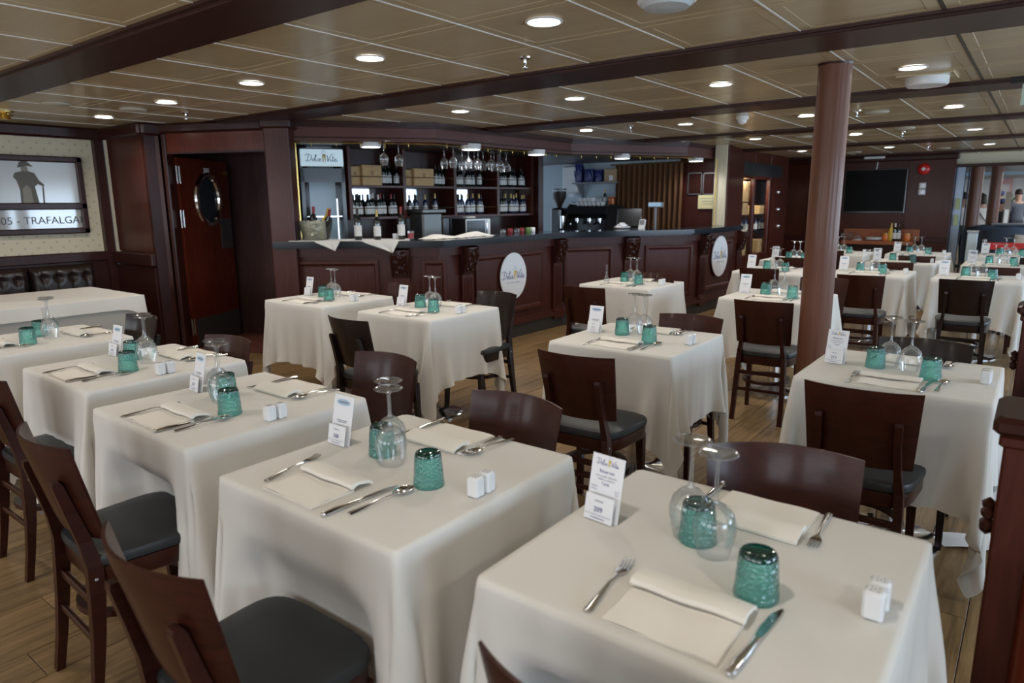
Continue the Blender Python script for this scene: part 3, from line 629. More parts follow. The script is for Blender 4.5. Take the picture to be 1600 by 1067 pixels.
p=P(1443,264,Y=YT-.06); o=thing('fire_bell','round red fire bell with white centre on the far wall','bell',(p.x,YT-.0,p.z)); MB().lathe([(.105,0),(.105,.03),(.095,.055),(.06,.075),(.03,.08)],32,ax=(0,-1,0)).build('gong',M['red'],o,True); MB().lathe([(.032,.08),(.028,.086),(.0001,.088)],20,ax=(0,-1,0)).build('hub',M['white'],o,True)
p1=P(1441,290,Y=YT-.02);p2=P(1440,300,Y=YT-.02)
for p,l in((p1,'upper white square wall switch under the fire bell'),(p2,'lower white square wall switch under the fire bell')):
    o=thing('wall_switch',l,'switch',(p.x,YT,p.z)); MB().box((0,-.012,0),(.115,.024,.105),.008).build('plate',M['white'],o); MB().box((0,-.027,0),(.06,.01,.07),.004).build('rocker',M['ceramic'],o)
# serving shelf with condiments
s0=P(1316,376,Y=14.75); s1=P(1427,377,Y=14.75); zs=(s0.z+s1.z)/2
sh_=thing('serving_shelf','light red wooden serving shelf under the television','shelf',(0,0,0))
MB().box(((s0.x+s1.x)/2,14.88,zs-.03),(s1.x-s0.x,.44,.07),.006).build('shelf_board',M['shelfwood'],sh_)
MB().box(((s0.x+s1.x)/2,15.06,zs+.11),(s1.x-s0.x+.1,.04,.22),.006).build('back_board',M['shelfwood'],sh_)
MB().box(((s0.x+s1.x)/2,14.95,(zs-.06)/2),(s1.x-s0.x-.1,.3,zs-.07)).build('base_cabinet',M['mahog_dark'],sh_)
zc=zs+.007
def bottle(nm,h,r,body,capm,lab=True,neck=.55):
    t=thing(nm,'','bottle'); MB().lathe([(r*.9,0),(r,.006),(r,h*.58),(r*.9,h*.66),(r*.38,h*.76),(r*.34,h*.8)],16).build('body',body,t,True)
    MB().lathe([(r*.37,h*.78),(r*.36,h*.985),(r*.30,h),(.0001,h)],12).build('capsule',capm,t,True)
    if lab: MB().lathe([(r*1.02,h*.12),(r*1.02,h*.46)],16,cap=False).build('paper_label',M['blabel'],t,True)
    return t
for k,(px,mt,cp,l) in enumerate(((1391,M['gold'],M['capy'],'tall golden oil bottle'),(1397,M['bottle'],M['capw'],'dark oil bottle with white cap'),(1403,M['bottle'],M['cap'],'rightmost dark oil bottle'))):
    p=P(px,374,Y=14.85); t=bottle('oil_bottle',.33,.042,mt,cp,k>0); t.location=(p.x,14.85,zc); t['label']=l+' on the serving shelf'
for px,l in((1383,'left'),(1417,'right')):
    p=P(px,374,Y=14.85); t=thing('preserve_jar','orange preserve jar at %s of the oil bottles on the serving shelf'%l,'jar',(p.x,14.85,zc)); MB().lathe([(.05,0),(.056,.03),(.056,.1),(.045,.12)],16).build('jar_body',M['orange'],t,True); MB().lathe([(.05,.12),(.05,.14),(.0001,.14)],16).build('lid',M['capy'],t,True)
p=P(1364,374,Y=14.8); t=thing('plate_stack','stack of white plates on the serving shelf','plates',(p.x,14.85,zc))
for k in range(4): MB().lathe([(.08,.012*k),(.15,.02+.012*k),(.145,.026+.012*k),(.0001,.014+.012*k)],28).build('plate',M['ceramic'],t,True)
p=P(1339,374,Y=14.8); t=thing('glass_bell_jar','small glass bell jar on the serving shelf beside the plates','jar',(p.x,14.85,zc)); MB().lathe([(.08,0),(.08,.05),(.05,.09),(.012,.1),(.02,.13),(.0001,.14)],20).build('dome',M['glass'],t,True); MB().lathe([(.1,0),(.1,.01)],20).build('dish',M['ceramic'],t,True)
p=P(1322,374,Y=14.8); t=thing('round_glass_bowl','glass bowl beside the pillar on the serving shelf','bowl',(p.x,14.85,zc)); MB().lathe([(.05,0),(.1,.05),(.11,.12),(.08,.15)],20).build('bowl',M['glass'],t,True)
# ---------------------------------------------------------------- wine cabinets (X = -4)
XC=-4.0
def PC(px,py): return P(px,py,X=XC)
cb=thing('wine_cabinet','tall mahogany glass-fronted wine cabinet between the bar and the far wall','cabinet',(0,0,0))
y0=P(1157,300,X=XC).y; y1=P(1229,300,X=XC).y
mb=MB(); zl=PC(1160,400).z
mb.box((XC-.5,(y0+y1)/2,1.17),(.04,y1-y0,2.34)); mb.box((XC-.25,(y0+y1)/2,(zl+.0)/2),(.5,y1-y0,max(zl,.1))); 
ztop=PC(1190,280).z
mb.box((XC-.25,(y0+y1)/2,(ztop+CEIL)/2),(.5,y1-y0,CEIL-ztop)); mb.build('carcass',M['mahog'],cb)
zg0,zg1=PC(1190,271).z,PC(1190,250).z
MB().box((XC+.004,(P(1161,260,X=XC).y+P(1222,260,X=XC).y)/2,2.06),(.012,P(1222,260,X=XC).y-P(1161,260,X=XC).y,.22)).build('dark_top_panel',mat('smoked_panel',(.02,.022,.024),.3),cb)
for px,w_ in ((1158,.08),(1179,.09),(1203,.06),(1228,.12)):
    p=PC(px,300); MB().box((XC-.03,p.y,1.17),(.07,w_,2.3),.01).build('upright',M['mahog'],cb)
pk=(PC(1205,300).y+PC(1227,300).y)/2
MB().box((XC-.02,pk,1.17),(.05,PC(1227,300).y-PC(1205,300).y,2.3)).build('right_panel',M['mahog'],cb)
for py in (300,327,353,386):
    p=PC(1215,py); MB().lathe([(.045,0),(.04,.02),(.02,.035),(.0001,.04)],16,(XC+.005,p.y,p.z),(1,0,0)).build('glass_knob',M['chrome'],cb,True)
ya,yb_=PC(1160,300).y,PC(1203,300).y
for py in (316,336,364,398): z=PC(1180,py).z; MB().box((XC-.25,(ya+yb_)/2,z),(.42,yb_-ya,.012)).build('glass_shelf',M['clearpane'],cb)
for (a_,b_) in ((1160,1178),(1181,1202)):
    ya_,yb2=PC(a_,300).y,PC(b_,300).y; MB().add([(XC-.012,ya_,zl),(XC-.012,yb2,zl),(XC-.012,yb2,ztop),(XC-.012,ya_,ztop)],[(0,1,2,3)]).build('door_pane',M['clearpane'],cb)
CR=[(1167,293,.36,.34,'upright pine wine crate at the top left of the wine cabinet'),(1165,330,.26,.2,'small pine wine crate on the second shelf of the wine cabinet, left'),(1191,332,.30,.15,'pine wine crate on the second shelf of the wine cabinet, right'),(1166,386,.42,.26,'large pine wine crate at the bottom left of the wine cabinet'),(1189,384,.34,.24,'pine wine crate at the bottom right of the wine cabinet')]
def crate(loc,w_,d_,h_,lab,rz=0):
    t=thing('wine_crate',lab,'crate',loc,rz); mb=MB(); mb.box((0,0,h_/2),(w_,d_,h_),.004); mb.build('box',M['crate'],t)
    for k in (-1,1): MB().box((0,-d_/2-.003,h_/2+k*h_*.25),(w_-.01,.006,h_*.47),.002).build('board',M['crate'],t)
    mb=MB(); mb.M=Matrix.Translation((0,-d_/2-.0068,h_*.62))@Matrix.Rotation(PI/2,4,'X'); q=min(w_,h_)*.1
    mb.add([(q*math.cos(2*PI*k/12),q*1.2*math.sin(2*PI*k/12),0) for k in range(12)]+[(q*.7*math.cos(2*PI*k/12),q*.85*math.sin(2*PI*k/12),0) for k in range(12)],[(k,(k+1)%12,12+(k+1)%12,12+k) for k in range(12)])
    mb.add([(-q*.4,-q*.4,0),(q*.4,-q*.4,0),(0,q*.6,0)],[(0,1,2)]); mb.build('stamped_emblem',mat('brown_stamp',(.16,.08,.04),.7) if 'brown_stamp' not in bpy.data.materials else bpy.data.materials['brown_stamp'],t); return t
sz_=[PC(1180,316).z,PC(1180,336).z,PC(1180,364).z,PC(1180,398).z]
for (px,py,w_,h_,lab),zb_ in zip(CR,(sz_[0],sz_[1],sz_[1],sz_[3],sz_[3])):
    p=P(px,py,X=XC-.08); crate((XC-.22,p.y,zb_+.008),w_,.26,h_,lab,PI/2)
for y_ in (ya+.3,(ya+yb_)/2,yb_-.3):
    l=bpy.data.lights.new('cabinet_fill','AREA'); l.size=.25; l.energy=4; l.color=(1,.9,.72); link('cabinet_fill',l,None,(XC-.14,y_,ztop-.01))  # unseen lamps added to brighten the crates, cabinet lighting is assumed
btl=bottle('wine_bottle',.30,.038,M['bottleb'],M['cap']); BT={'b':Proto(btl)}
for k,px in enumerate((1163,1168,1174,1184,1190,1196)):
    p=P(px,350,X=XC-.15); BT['b'].put((XC-.2,p.y,sz_[2]+.008),0,'bottle standing on the third shelf of the wine cabinet, %s from left'%ords[k],'bottles in the wine cabinet')
# dark gap wall between cabinet and television wall, edge post
mb=MB(); mb.box((XC-.55,(y1+YT)/2,CEIL/2),(.1,YT-y1+.3,CEIL)); struct(mb.build('wall_alcove',M['mahog_dark']))
# ---------------------------------------------------------------- bar back: walls
YK=10.3
wk=MB().box((-5.6,YK+.05,CEIL/2),(3.3,.1,CEIL)).build('wall_kitchen',M['bluewall']); struct(wk)
xp=P(1063,300,Y=YK).x; xq=P(1120,300,Y=YK).x
MB().box(((xp+xq)/2+.0,YK-.02,CEIL/2),(xq-xp,.03,CEIL)).build('wood_panel',M['bar'],wk)
# end post of the bar with cream face
pe=thing('end_post','wood-and-cream post at the right end of the bar opening','post',(0,0,0))
x1_,x2_=P(1116,300,Y=YK-.05).x,P(1134,300,Y=YK-.05).x
MB().box(((x1_+x2_)/2,YK-.05,CEIL/2),(x2_-x1_,.05,CEIL)).build('cream_face',M['cream'],pe)
ye=P(1158,300,X=XC).y; xe=x2_
MB().box(((xe+XC)/2-.02,(YK+ye)/2,CEIL/2),(.08,ye-YK+.1,CEIL),0,math.atan2(-(XC-xe),ye-YK)).build('wood_side',M['mahog'],pe)
mb=MB(); mb.tube([(P(1120,250,Y=YK-.1).x,YK-.1,1.1),(P(1120,250,Y=YK-.1).x,YK-.1,2.15)],.01,8); mb.build('brass_bar',M['brass'],pe,True)
# back-bar shelving
SA=Vector((-6.42,5.18)); SBk=Vector((-5.92,8.15)); sv=(SBk-SA); Ls=sv.length; sang=math.atan2(sv.y,sv.x)
ms=Matrix.Translation((SA.x,SA.y,0))@Matrix.Rotation(sang,4,'Z')
def PS(px,py): return PL(px,py,SA,SBk)
def sl_(px,py):     # distance along shelf and height
    p=PS(px,py); return (Vector((p.x,p.y))-SA).length*(1 if (Vector((p.x,p.y))-SA).dot(sv)>0 else -1),p.z
bs=thing('bar_shelving','tall mahogany back-bar shelving in four bays behind the bar','shelving',(SA.x,SA.y,0),sang)
z_lo=sl_(700,336)[1]; z_up=sl_(700,291)[1]; z_tp=2.30
edges=[sl_(548,300)[0],sl_(633,300)[0],sl_(712,300)[0],sl_(779,300)[0],sl_(833,300)[0]]
D=.34
e0,e4=edges[0],edges[-1]
MB().box(((e0+e4)/2,D,1.18),(e4-e0+.04,.03,2.34)).build('back_panel',M['mahog_dark'],bs)
for e in edges: MB().box((e,D/2,(z_lo-.03+z_tp)/2),(.045,D,z_tp-z_lo+.03),.004).build('upright',M['mahog'],bs)
for z,nm in ((z_lo,'lower_shelf'),(z_up,'upper_shelf')):
    for k in range(4): MB().box(((edges[k]+edges[k+1])/2,D/2,z-.015),(edges[k+1]-edges[k]-.045,D,.03),.003).build(nm,M['mahog'],bs)
MB().box(((e0+e4)/2,D/2,z_tp),(e4-e0+.05,D,.05)).build('top_board',M['mahog_dark'],bs)
for z in (z_lo,z_up):
    for k in range(4):
        mb=MB(); mb.tube([(edges[k]+.02,.0,z+.10),(edges[k+1]-.02,.0,z+.10)],.005,6); mb.build('guard_rail',M['chrome'],bs,True)
for k,(c,wd) in enumerate(((.33,.5),(.3,.4),(.45,.3),(.72,.35))):
    x=edges[k]+(edges[k+1]-edges[k])*c; MB().box((x,D-.02,(z_lo+z_up)/2+.03),((edges[k+1]-edges[k])*wd,.006,.24)).build('mirror_panel',M['mirror'],bs)
# lower counter behind the bar
mb=MB(); mb.box(((e0+e4)/2-.1,.15,.45),(e4-e0+.4,.55,.9)); mb.build('base_cabinet',M['mahog_dark'],bs)
MB().box(((e0+e4)/2-.1,.12,.915),(e4-e0+.4,.62,.03)).build('worktop',M['granite'],bs)
MB().box((e4+.06,D/2-.0,1.18),(.1,D+.2,2.34)).build('end_panel',M['mahog_dark'],bs)
def on_shelf(s,y,z): v=ms@Vector((s,y,z)); return v
protos={}
def wb(kind):
    if kind not in protos:
        body,cap_={'d':(M['bottle'],M['cap']),'w':(M['bottle'],M['capw']),'y':(M['bottleb'],M['capy']),'r':(M['bottle'],M['capr']),'b':(M['bottleb'],M['cap'])}[kind]
        protos[kind]=Proto(bottle('wine_bottle',.275,.034,body,cap_))
    return protos[kind]
def row(shelf,z,bay,pxs,kinds,desc):
    for k,px in enumerate(pxs):
        s=sl_(px,310)[0]; kd=kinds[k%len(kinds)]; v=on_shelf(s,.09+.05*((k*7)%3)/2,z)
        cap_={'d':'dark-capped','w':'white-capped','y':'gold-capped','r':'red-capped','b':'dark blue'}[kd]
        wb(kd).put(v,0,'%s wine bottle, %s from left on the %s shelf of the %s bay'%(cap_,ords[k],shelf,bay),'bottles on the back-bar shelves',scale=(1,1,random.uniform(.93,1.04)))
row('upper',z_up,'leftmost',(606,612,619,627),'dd','')
row('upper',z_up,'second',(688,695,702),'dd','')
row('upper',z_up,'third',(718,725,731,737,742,749,756),'dddd','')
row('upper',z_up,'rightmost',(789,794,799,804,809,814,820,825),'wwwwdddd','')
row('lower',z_lo,'leftmost',(556,564,572,580,587,592,597,602,609,617,624),'ddddwwwrdrd','')
row('lower',z_lo,'second',(646,658,674,686),'dbyy','')
row('lower',z_lo,'third',(719,725,731,737,744,749,755,760),'rbbybyyd','')
row('lower',z_lo,'rightmost',(789,795,800,805,811,817,822,827),'ddyyyyyy','')
def crate_at(px,w_,h_,lab,dy=.15):
    s=sl_(px,275)[0]; v=on_shelf(s,dy,z_up); crate(v,w_,.2,h_,lab,sang)
crate_at(562,.18,.22,'narrow pine crate left on the upper shelf of the leftmost bay',.2); crate_at(585,.27,.235,'pine wine crate with stamp on the upper shelf of the leftmost bay')
crate_at(644,.14,.2,'narrow pine crate left on the upper shelf of the second bay',.2); crate_at(666,.31,.215,'pine wine crate with stamp on the upper shelf of the second bay')
# fridge
fa=Vector((-6.95,4.30)); fb=Vector((-6.45,5.12)); fv=fb-fa; 
def PF(px,py): return PL(px,py,fa,fb)
p0=PF(471,300);p1=PF(540,300); c=Vector(((p0.x+p1.x)/2,(p0.y+p1.y)/2)); W_=(Vector((p1.x,p1.y))-Vector((p0.x,p0.y))).length; fang=math.atan2(p1.y-p0.y,p1.x-p0.x)
fr_=thing('display_fridge','tall glass-door display fridge with lit name sign behind the bar','fridge',(c.x,c.y,0),fang)
zt_=PF(505,231).z; zs0=PF(505,262).z
mb=MB(); mb.box((0,.36,zt_/2),(W_,.03,zt_)); 
for s_ in(-1,1): mb.box((s_*(W_/2-.015),.19,zt_/2),(.03,.36,zt_))
mb.box((0,.19,.05),(W_,.36,.1)); mb.box((0,.19,zs0-.05),(W_,.36,.09)); mb.box((0,.19,zt_-.015),(W_,.36,.03)); mb.build('cabinet',M['black'],fr_)
MB().box((0,.0,(zs0+zt_)/2),(W_-.02,.04,zt_-zs0-.03),.008).build('lit_sign',mat('lit_sign_face',(.40,.50,.56),.5,emit=(.62,.80,.9),es=.27),fr_)
logo(fr_,Matrix.Translation((0,-.022,(zs0+zt_)/2-.04))@Matrix.Rotation(PI/2,4,'X'),W_*.72,False)
mb=MB()
for x0,x1,za,zb2 in((-W_/2,-W_/2+.04,.1,zs0-.09),(W_/2-.04,W_/2,.1,zs0-.09),(-W_/2,W_/2,.1,.16),(-W_/2,W_/2,zs0-.16,zs0-.09)): mb.box(((x0+x1)/2,0,(za+zb2)/2),(x1-x0,.03,zb2-za))
mb.build('door_frame',M['black'],fr_)
MB().add([(-W_/2+.04,0,.13),(W_/2-.04,0,.13),(W_/2-.04,0,zs0-.13),(-W_/2+.04,0,zs0-.13)],[(0,1,2,3)]).build('glass_door',M['clearpane'],fr_)
MB().box((0,.33,(zs0)/2),(W_-.06,.01,zs0-.26)).build('liner',mat('glowing_liner',(.36,.46,.54),.4,emit=(.5,.68,.82),es=.06),fr_)  # liner given a faint glow of its own for the lit interior
for z in(.5,.8,1.1,1.4): MB().box((0,.18,z),(W_-.07,.28,.012)).build('rack',M['chrome'],fr_)
mb=MB(); mb.box((W_*.30,.03,.95),(.012,.012,1.3)); mb.build('led_strip',mat('led_strip_lit',(.8,.9,1),.3,emit=(.75,.88,1),es=1.2),fr_)
# brass-edged left jamb of the opening
p=P(462,300,X=-6.35); j=thing('brass_jamb','brass-coloured bar jamb with hooks at the left of the bar opening','trim',(0,0,0))
pj=P(463,300,Y=4.45); MB().box((pj.x,4.45,(HC+SB)/2),(.05,.04,SB-HC)).build('strip',M['brass'],j)
for z in (1.5,1.75,2.0): mb=MB(); mb.tube([(pj.x,4.43,z),(pj.x,4.37,z),(pj.x-.01,4.37,z+.07)],.006,6); mb.build('hook',M['brass'],j,True)
# hanging wine glasses
def wineglass(inv=True):
    t=thing('wine_glass','','wine glass')
    pb=[(.030,0),(.0345,.02),(.0395,.045),(.040,.062),(.034,.082),(.020,.097),(.007,.104)]
    MB().lathe(pb,28,cap=False).build('bowl',M['glass'],t,True)
    MB().lathe([(.007,.104),(.0042,.115),(.0038,.16),(.005,.185),(.012,.192)],14,cap=False).build('stem',M['glass'],t,True)
    MB().lathe([(.012,.192),(.034,.197),(.037,.199),(.036,.2005),(.0001,.2015)],28,cap=False).build('foot',M['glass'],t,True)
    return t
WG=Proto(wineglass())
HG=[(600,242),(623,242),(694,246),(708,246),(722,249),(732,248),(741,247),(747,252),(755,248),(767,244),(772,252),(781,247),(791,252)]
for k,(px,py) in enumerate(HG):
    p=P(px,py,X=-5.35 if k<2 else (-5.2 if k%2 else -5.38)); WG.put((p.x,p.y,SB-.235-.02),0,'wine glass hanging upside down under the bar soffit, %s from left'%ords[k],'glasses hanging under the soffit',scale=(1.15,1.15,1.15))
hr=thing('glass_rack','thin metal hanging rack for wine glasses under the bar soffit','rack',(0,0,0))
for x in(-5.12,-5.2,-5.28,-5.38,-5.46): mb=MB(); mb.tube([(x-.0,4.9 if x<-5.3 else 5.6,SB-.005),(x,7.2,SB-.005)],.004,5); mb.build('rod',M['chrome'],hr,True)
# curtain
cx0=P(962,300,Y=YK-.15).x; cx1=P(1066,300,Y=YK-.15).x
cu=thing('curtain','brown pleated curtain hanging behind the right part of the bar','curtain',(0,0,0))
mb=MB(); npl=13
def cf(u,v):
    x=cx0+(cx1-cx0)*u+.012*math.sin(v*9+u*20)*v; ph=u*npl*2*PI+.5*math.sin(u*9); return (x,YK-.16+.035*math.sin(ph)*(1.0-.3*(1-v)),.25+(SB-.05-.25)*(1-v))
mb.grid(cf,156,14); mb.v=[tuple(q) for q in mb.v]; mb.build('pleats',M['curtain'],cu,True)
mb=MB(); mb.tube([(cx0-.1,YK-.16,SB-.04),(cx1+.1,YK-.16,SB-.04)],.01,8); mb.build('rail',M['brass'],cu,True)
# two empty notice frames and yellow notice
def QW(px,py): return P(px,py,Y=YK-.04)
for (xa,xb),l in (((1075,1097),'left'),((1099,1121),'right')):
    a=QW(xa,270); b=QW(xb,304); o=thing('notice_frame','%s empty silver notice frame on the wood panel beside the curtain'%l,'frame',((a.x+b.x)/2,YK-.035,(a.z+b.z)/2)); w_,h_=b.x-a.x-.01,a.z-b.z
    mb=MB(); 
    for q in(-1,1): mb.box((q*(w_/2-.008),-.01,0),(.016,.02,h_)); mb.box((0,-.01,q*(h_/2-.008)),(w_,.02,.016))
    mb.build('frame',M['steel'],o); MB().box((0,-.004,0),(w_-.02,.004,h_-.02)).build('backing',M['mahog_dark'],o)
a=QW(1092,305);b=QW(1121,326); o=thing('yellow_notice','yellow paper notice taped under the right silver frame','notice',((a.x+b.x)/2,YK-.06,(a.z+b.z)/2)); MB().box((0,0,0),(b.x-a.x,.003,a.z-b.z)).build('sheet',M['paperY'],o)
for k,wd in enumerate((.8,.6,.5)): MB().box((0,-.0025,.05-.04*k),((b.x-a.x)*wd,.001,.007)).build('text_line',M['inkg'],o)
# wall shelf with bags, dispenser, cups
YS=YK-.18
a=P(899,284,Y=YS);b=P(966,284,Y=YS); zS=a.z-.03
w1=thing('wall_shelf','grey wall shelf with bags beside the brown curtain','shelf'); MB().box(((a.x+b.x)/2,YS+.05,zS),(b.x-a.x,.3,.025)).build('board',M['grey'],w1); MB().prism([(YS+.17,zS-.3),(YS+.17,zS),(YS-.05,zS)],0,.02); mb=MB(); mb.M=Matrix.Translation((a.x+.05,0,0))@Matrix(((0,0,1,0),(1,0,0,0),(0,1,0,0),(0,0,0,1))); mb.prism([(YS+.19,zS-.3),(YS+.19,zS),(YS-.05,zS)],0,.02); mb.build('bracket',M['grey'],w1)
def bagm(w_,h_,d_):
    mb=MB(); mb.grid(lambda u,v:(w_*(u-.5),-d_*(.5+.25*math.sin(u*PI)*math.sin(v*PI))*1.0+.01*math.sin(u*17+v*9),h_*v),10,10); mb.grid(lambda u,v:(w_*(.5-u),d_*.4*math.sin(max(.02,v)*PI*.9+.2),h_*v),10,6); return mb
for px,w_,h_,l in((904,.14,.30,'tall blue foil bag at the left end of the wall shelf'),(921,.16,.21,'middle blue foil bag on the wall shelf'),(936,.13,.19,'right blue foil bag beside the cardboard box on the wall shelf')):
    p=P(px,280,Y=YS); o=thing('foil_bag',l,'bag',(p.x,YS+.03,zS+.014)); bagm(w_,h_,.1).build('bag_body',M['bluebag'],o,True); MB().box((0,-.02,h_),(w_*.9,.01,.02)).build('crimped_top',M['bluebag'],o)
p=P(955,280,Y=YS); o=thing('cardboard_box','small brown cardboard box on the wall shelf by the curtain','box',(p.x,YS+.03,zS+.013)); MB().box((0,0,.1),(.2,.18,.2),.004).build('carton',M['card'],o); MB().box((.03,-.092,.06),(.07,.003,.08)).build('label_sheet',M['paper'],o); MB().box((0,-.02,.203),(.19,.04,.004)).build('tape',M['crate'],o)
a=P(887,258,Y=YK-.02);b=P(910,305,Y=YK-.02); o=thing('towel_dispenser','white paper towel dispenser on the pale blue wall','dispenser',((a.x+b.x)/2,YK,b.z+.03)); h_=a.z-b.z-.05
MB().box((0,-.1,h_/2),(b.x-a.x,.2,h_),.03).build('casing',M['white'],o,True); MB().box((.02,-.203,h_*.26),((b.x-a.x)*.7,.01,h_*.4),.004).build('window',M['paper'],o); MB().box((0,-.14,-.03),(.1,.004,.07)).build('paper_sheet',M['paper'],o)
# ----- things on the bar and back counter; zb = work level behind the bar
ZW=.95
YC=9.35
wk2=MB().box((-5.15,YC+.35,ZW-.03),(2.5,.75,.06),.004).build('rear_worktop',M['steel']); tag(wk2,'steel worktop under the coffee machine behind the bar','worktop')
MB().box((-5.15,YC+.4,.45),(2.45,.6,.9)).build('cupboard',M['mahog_dark'],wk2)
def QB(px,py,y=YC): return P(px,py,Y=y)
# grinder
p=QB(866,340); s=1.0; zb_=ZW
gr=thing('coffee_grinder','black coffee grinder with a clear bean hopper beside the bottle shelves','grinder',(p.x,YC+.15,zb_)); zh=QB(866,325).z-zb_; zh2=QB(866,296).z-zb_
MB().box((0,.02,zh*.5),(.2,.3,zh),.03).build('body',M['black'],gr,True)
MB().lathe([(.035,zh),(.05,zh+.05),(.105,zh+.16),(.11,zh2-.03)],24).build('beans_hopper',mat('coffee_beans',(.035,.02,.012),.5),gr,True)
MB().lathe([(.112,zh2-.05),(.116,zh2),(.1,zh2+.0)],24,cap=False).build('hopper_rim',M['glass'],gr,True); MB().lathe([(.118,zh2-.006),(.118,zh2+.012),(.0001,zh2+.014)],24).build('lid',M['black'],gr,True)
MB().lathe([(.045,zh*.35),(.045,zh*.75)],18,(.13,-.1,0)).build('doser',M['chrome'],gr,True); MB().box((.02,-.2,zh*.25),(.06,.12,.03),.005).build('fork_rest',M['chrome'],gr)
# espresso machine
a=QB(880,355);b=QB(945,355); em=thing('espresso_machine','black espresso machine with cups stacked on top behind the bar','coffee machine',((a.x+b.x)/2,YC+.3,ZW)); W_=b.x-a.x; hm=QB(910,322).z-ZW
mb=MB(); pr=[(-.28,0),(-.28,.08),(-.10,.10),(-.08,hm*.62),(-.26,hm*.78),(-.2,hm),(.25,hm),(.28,0)]
mb.M=Matrix(((0,0,1,-W_/2+.02),(1,0,0,0),(0,1,0,0),(0,0,0,1))); mb.prism(pr,0,W_-.04); mb.build('body',M['black'],em)
for x in(-W_/2,W_/2-.02):
    mb=MB(); mb.M=Matrix(((0,0,1,x),(1,0,0,0),(0,1,0,0),(0,0,0,1))); mb.prism([(-.3,0),(-.34,.1),(-.24,hm*.6),(-.12,hm+.03),(.28,hm),(.28,0)],0,.02); mb.build('side_panel',M['black'],em)
mb=MB(); mb.tube([(-W_/2-.005,-.3,0),(-W_/2-.005,-.34,.1),(-W_/2-.005,-.24,hm*.6),(-W_/2-.005,-.12,hm+.03)],.008,6); mb.build('brass_edge',M['brass'],em,True)
for x in(-.18,.05,.24): mb=MB(); mb.lathe([(.035,hm*.5),(.035,hm*.64)],16,(x,-.2,0)); mb.tube([(x,-.22,hm*.53),(x,-.4,hm*.48)],.014,8); mb.build('group_head',M['chrome'],em,True)
MB().box((0,-.2,.09),(W_-.06,.22,.015)).build('drip_tray',M['steel'],em)
mb=MB(); mb.tube([(-W_/2+.04,-.1,hm+.06),(W_/2-.04,-.1,hm+.06)],.006,6); mb.build('cup_rail',M['chrome'],em,True)
cp=thing('coffee_cup','','cup'); CUP=Proto(cp); MB().lathe([(.025,0),(.036,.03),(.038,.06),(.034,.06),(.03,.03),(.0001,.008)],16).build('cup_body',M['ceramic'],cp,True); mb=MB(); mb.tube([(.036,0,.05),(.055,0,.045),(.055,0,.02),(.034,0,.018)],.004,5); mb.build('handle',M['ceramic'],cp,True)
for k in range(7):
    CUP.put((em.location.x-.24+.075*k,YC+.22,ZW+hm+.003),k,'white coffee cup, %s from left on top of the espresso machine'%ords[k],'cups on the espresso machine')
for k in range(4):
    CUP.put((em.location.x-.20+.075*k,YC+.23,ZW+hm+.065),k+1,'white coffee cup, %s from left in the upper layer on the espresso machine'%ords[k],'cups on the espresso machine')
# small shelf with boxes and orange tub behind the coffee machine
a=P(897,321,Y=YS);b=P(966,321,Y=YS); w2=thing('lower_wall_shelf','dark lower wall shelf with boxes left of the curtain','shelf'); MB().box(((a.x+b.x)/2,YS+.05,a.z-.012),(b.x-a.x,.26,.022)).build('board',M['grey'],w2); MB().box((a.x+.02,YS+.12,a.z-.1),(.02,.14,.18)).build('bracket',M['grey'],w2)
for px,w_,h_,mt,nm,l in((934,.16,.11,M['white'],'white_carton','white carton on the lower wall shelf'),(919,.12,.09,M['pane'],'clear_tub','clear tub on the lower wall shelf left of the white carton'),(955,.10,.12,M['orange'],'orange_tub','orange tub on the lower wall shelf by the curtain')):
    p=P(px,318,Y=YS); o=MB().box((p.x,YS+.03,a.z+h_/2),(w_,.12,h_),.012).build(nm,mt); tag(o,l,'container'); MB().box((p.x,YS+.03,a.z+h_+.006),(w_+.01,.13,.012),.004).build('lid',mt,o)
p=P(945,315,Y=YS); t=bottle('sauce_bottle',.26,.03,M['bottle'],M['capy']); t.location=(p.x,YS+.0,a.z); t['label']='slim dark bottle with gold cap on the lower wall shelf'
# register
p=QB(978,340,9.0); rg_=thing('cash_register','black touch-screen till on the bar counter','till',(p.x,9.1,HC-.12),.3); hh=QB(978,324,9.0).z-HC+.12
MB().box((0,.1,.06),(.32,.3,.12),.02).build('base',M['black'],rg_,True)
mb=MB(); mb.M=Matrix.Translation((0,.02,hh*.62))@Matrix.Rotation(-.35,4,'X'); mb.box((0,0,0),(.36,.04,.28),.01); mb.build('monitor',M['black'],rg_)
mb=MB(); mb.tube([(0,.1,.1),(0,.08,.3)],.03,8); mb.build('neck',M['black'],rg_,True)
p=QB(1024,340,8.95); cd=thing('customer_display','small pole display facing guests on the bar','display',(p.x,8.95,HC-.15)); zt2=QB(1024,320,8.95).z-HC+.15
mb=MB(); mb.tube([(0,0,0),(0,0,zt2)],.018,10); mb.build('pole',M['grey'],cd,True); MB().box((0,0,zt2),(.22,.05,.075),.008).build('housing',M['grey'],cd); MB().box((0,-.027,zt2+.004),(.19,.004,.05)).build('lcd',mat('lcd_lit',(.2,.3,.4),.2,emit=(.25,.38,.5),es=.35),cd); MB().lathe([(.07,0),(.06,.02)],20).build('foot',M['grey'],cd,True)
p=P(972,356,Y=8.35); o=thing('napkin_heap','white crumpled napkins in a dish on the bar','napkins',(p.x,8.35,HC)); 
MB().lathe([(.09,0),(.12,.02),(.115,.024),(.0001,.01)],24).build('dish',M['ceramic'],o,True)
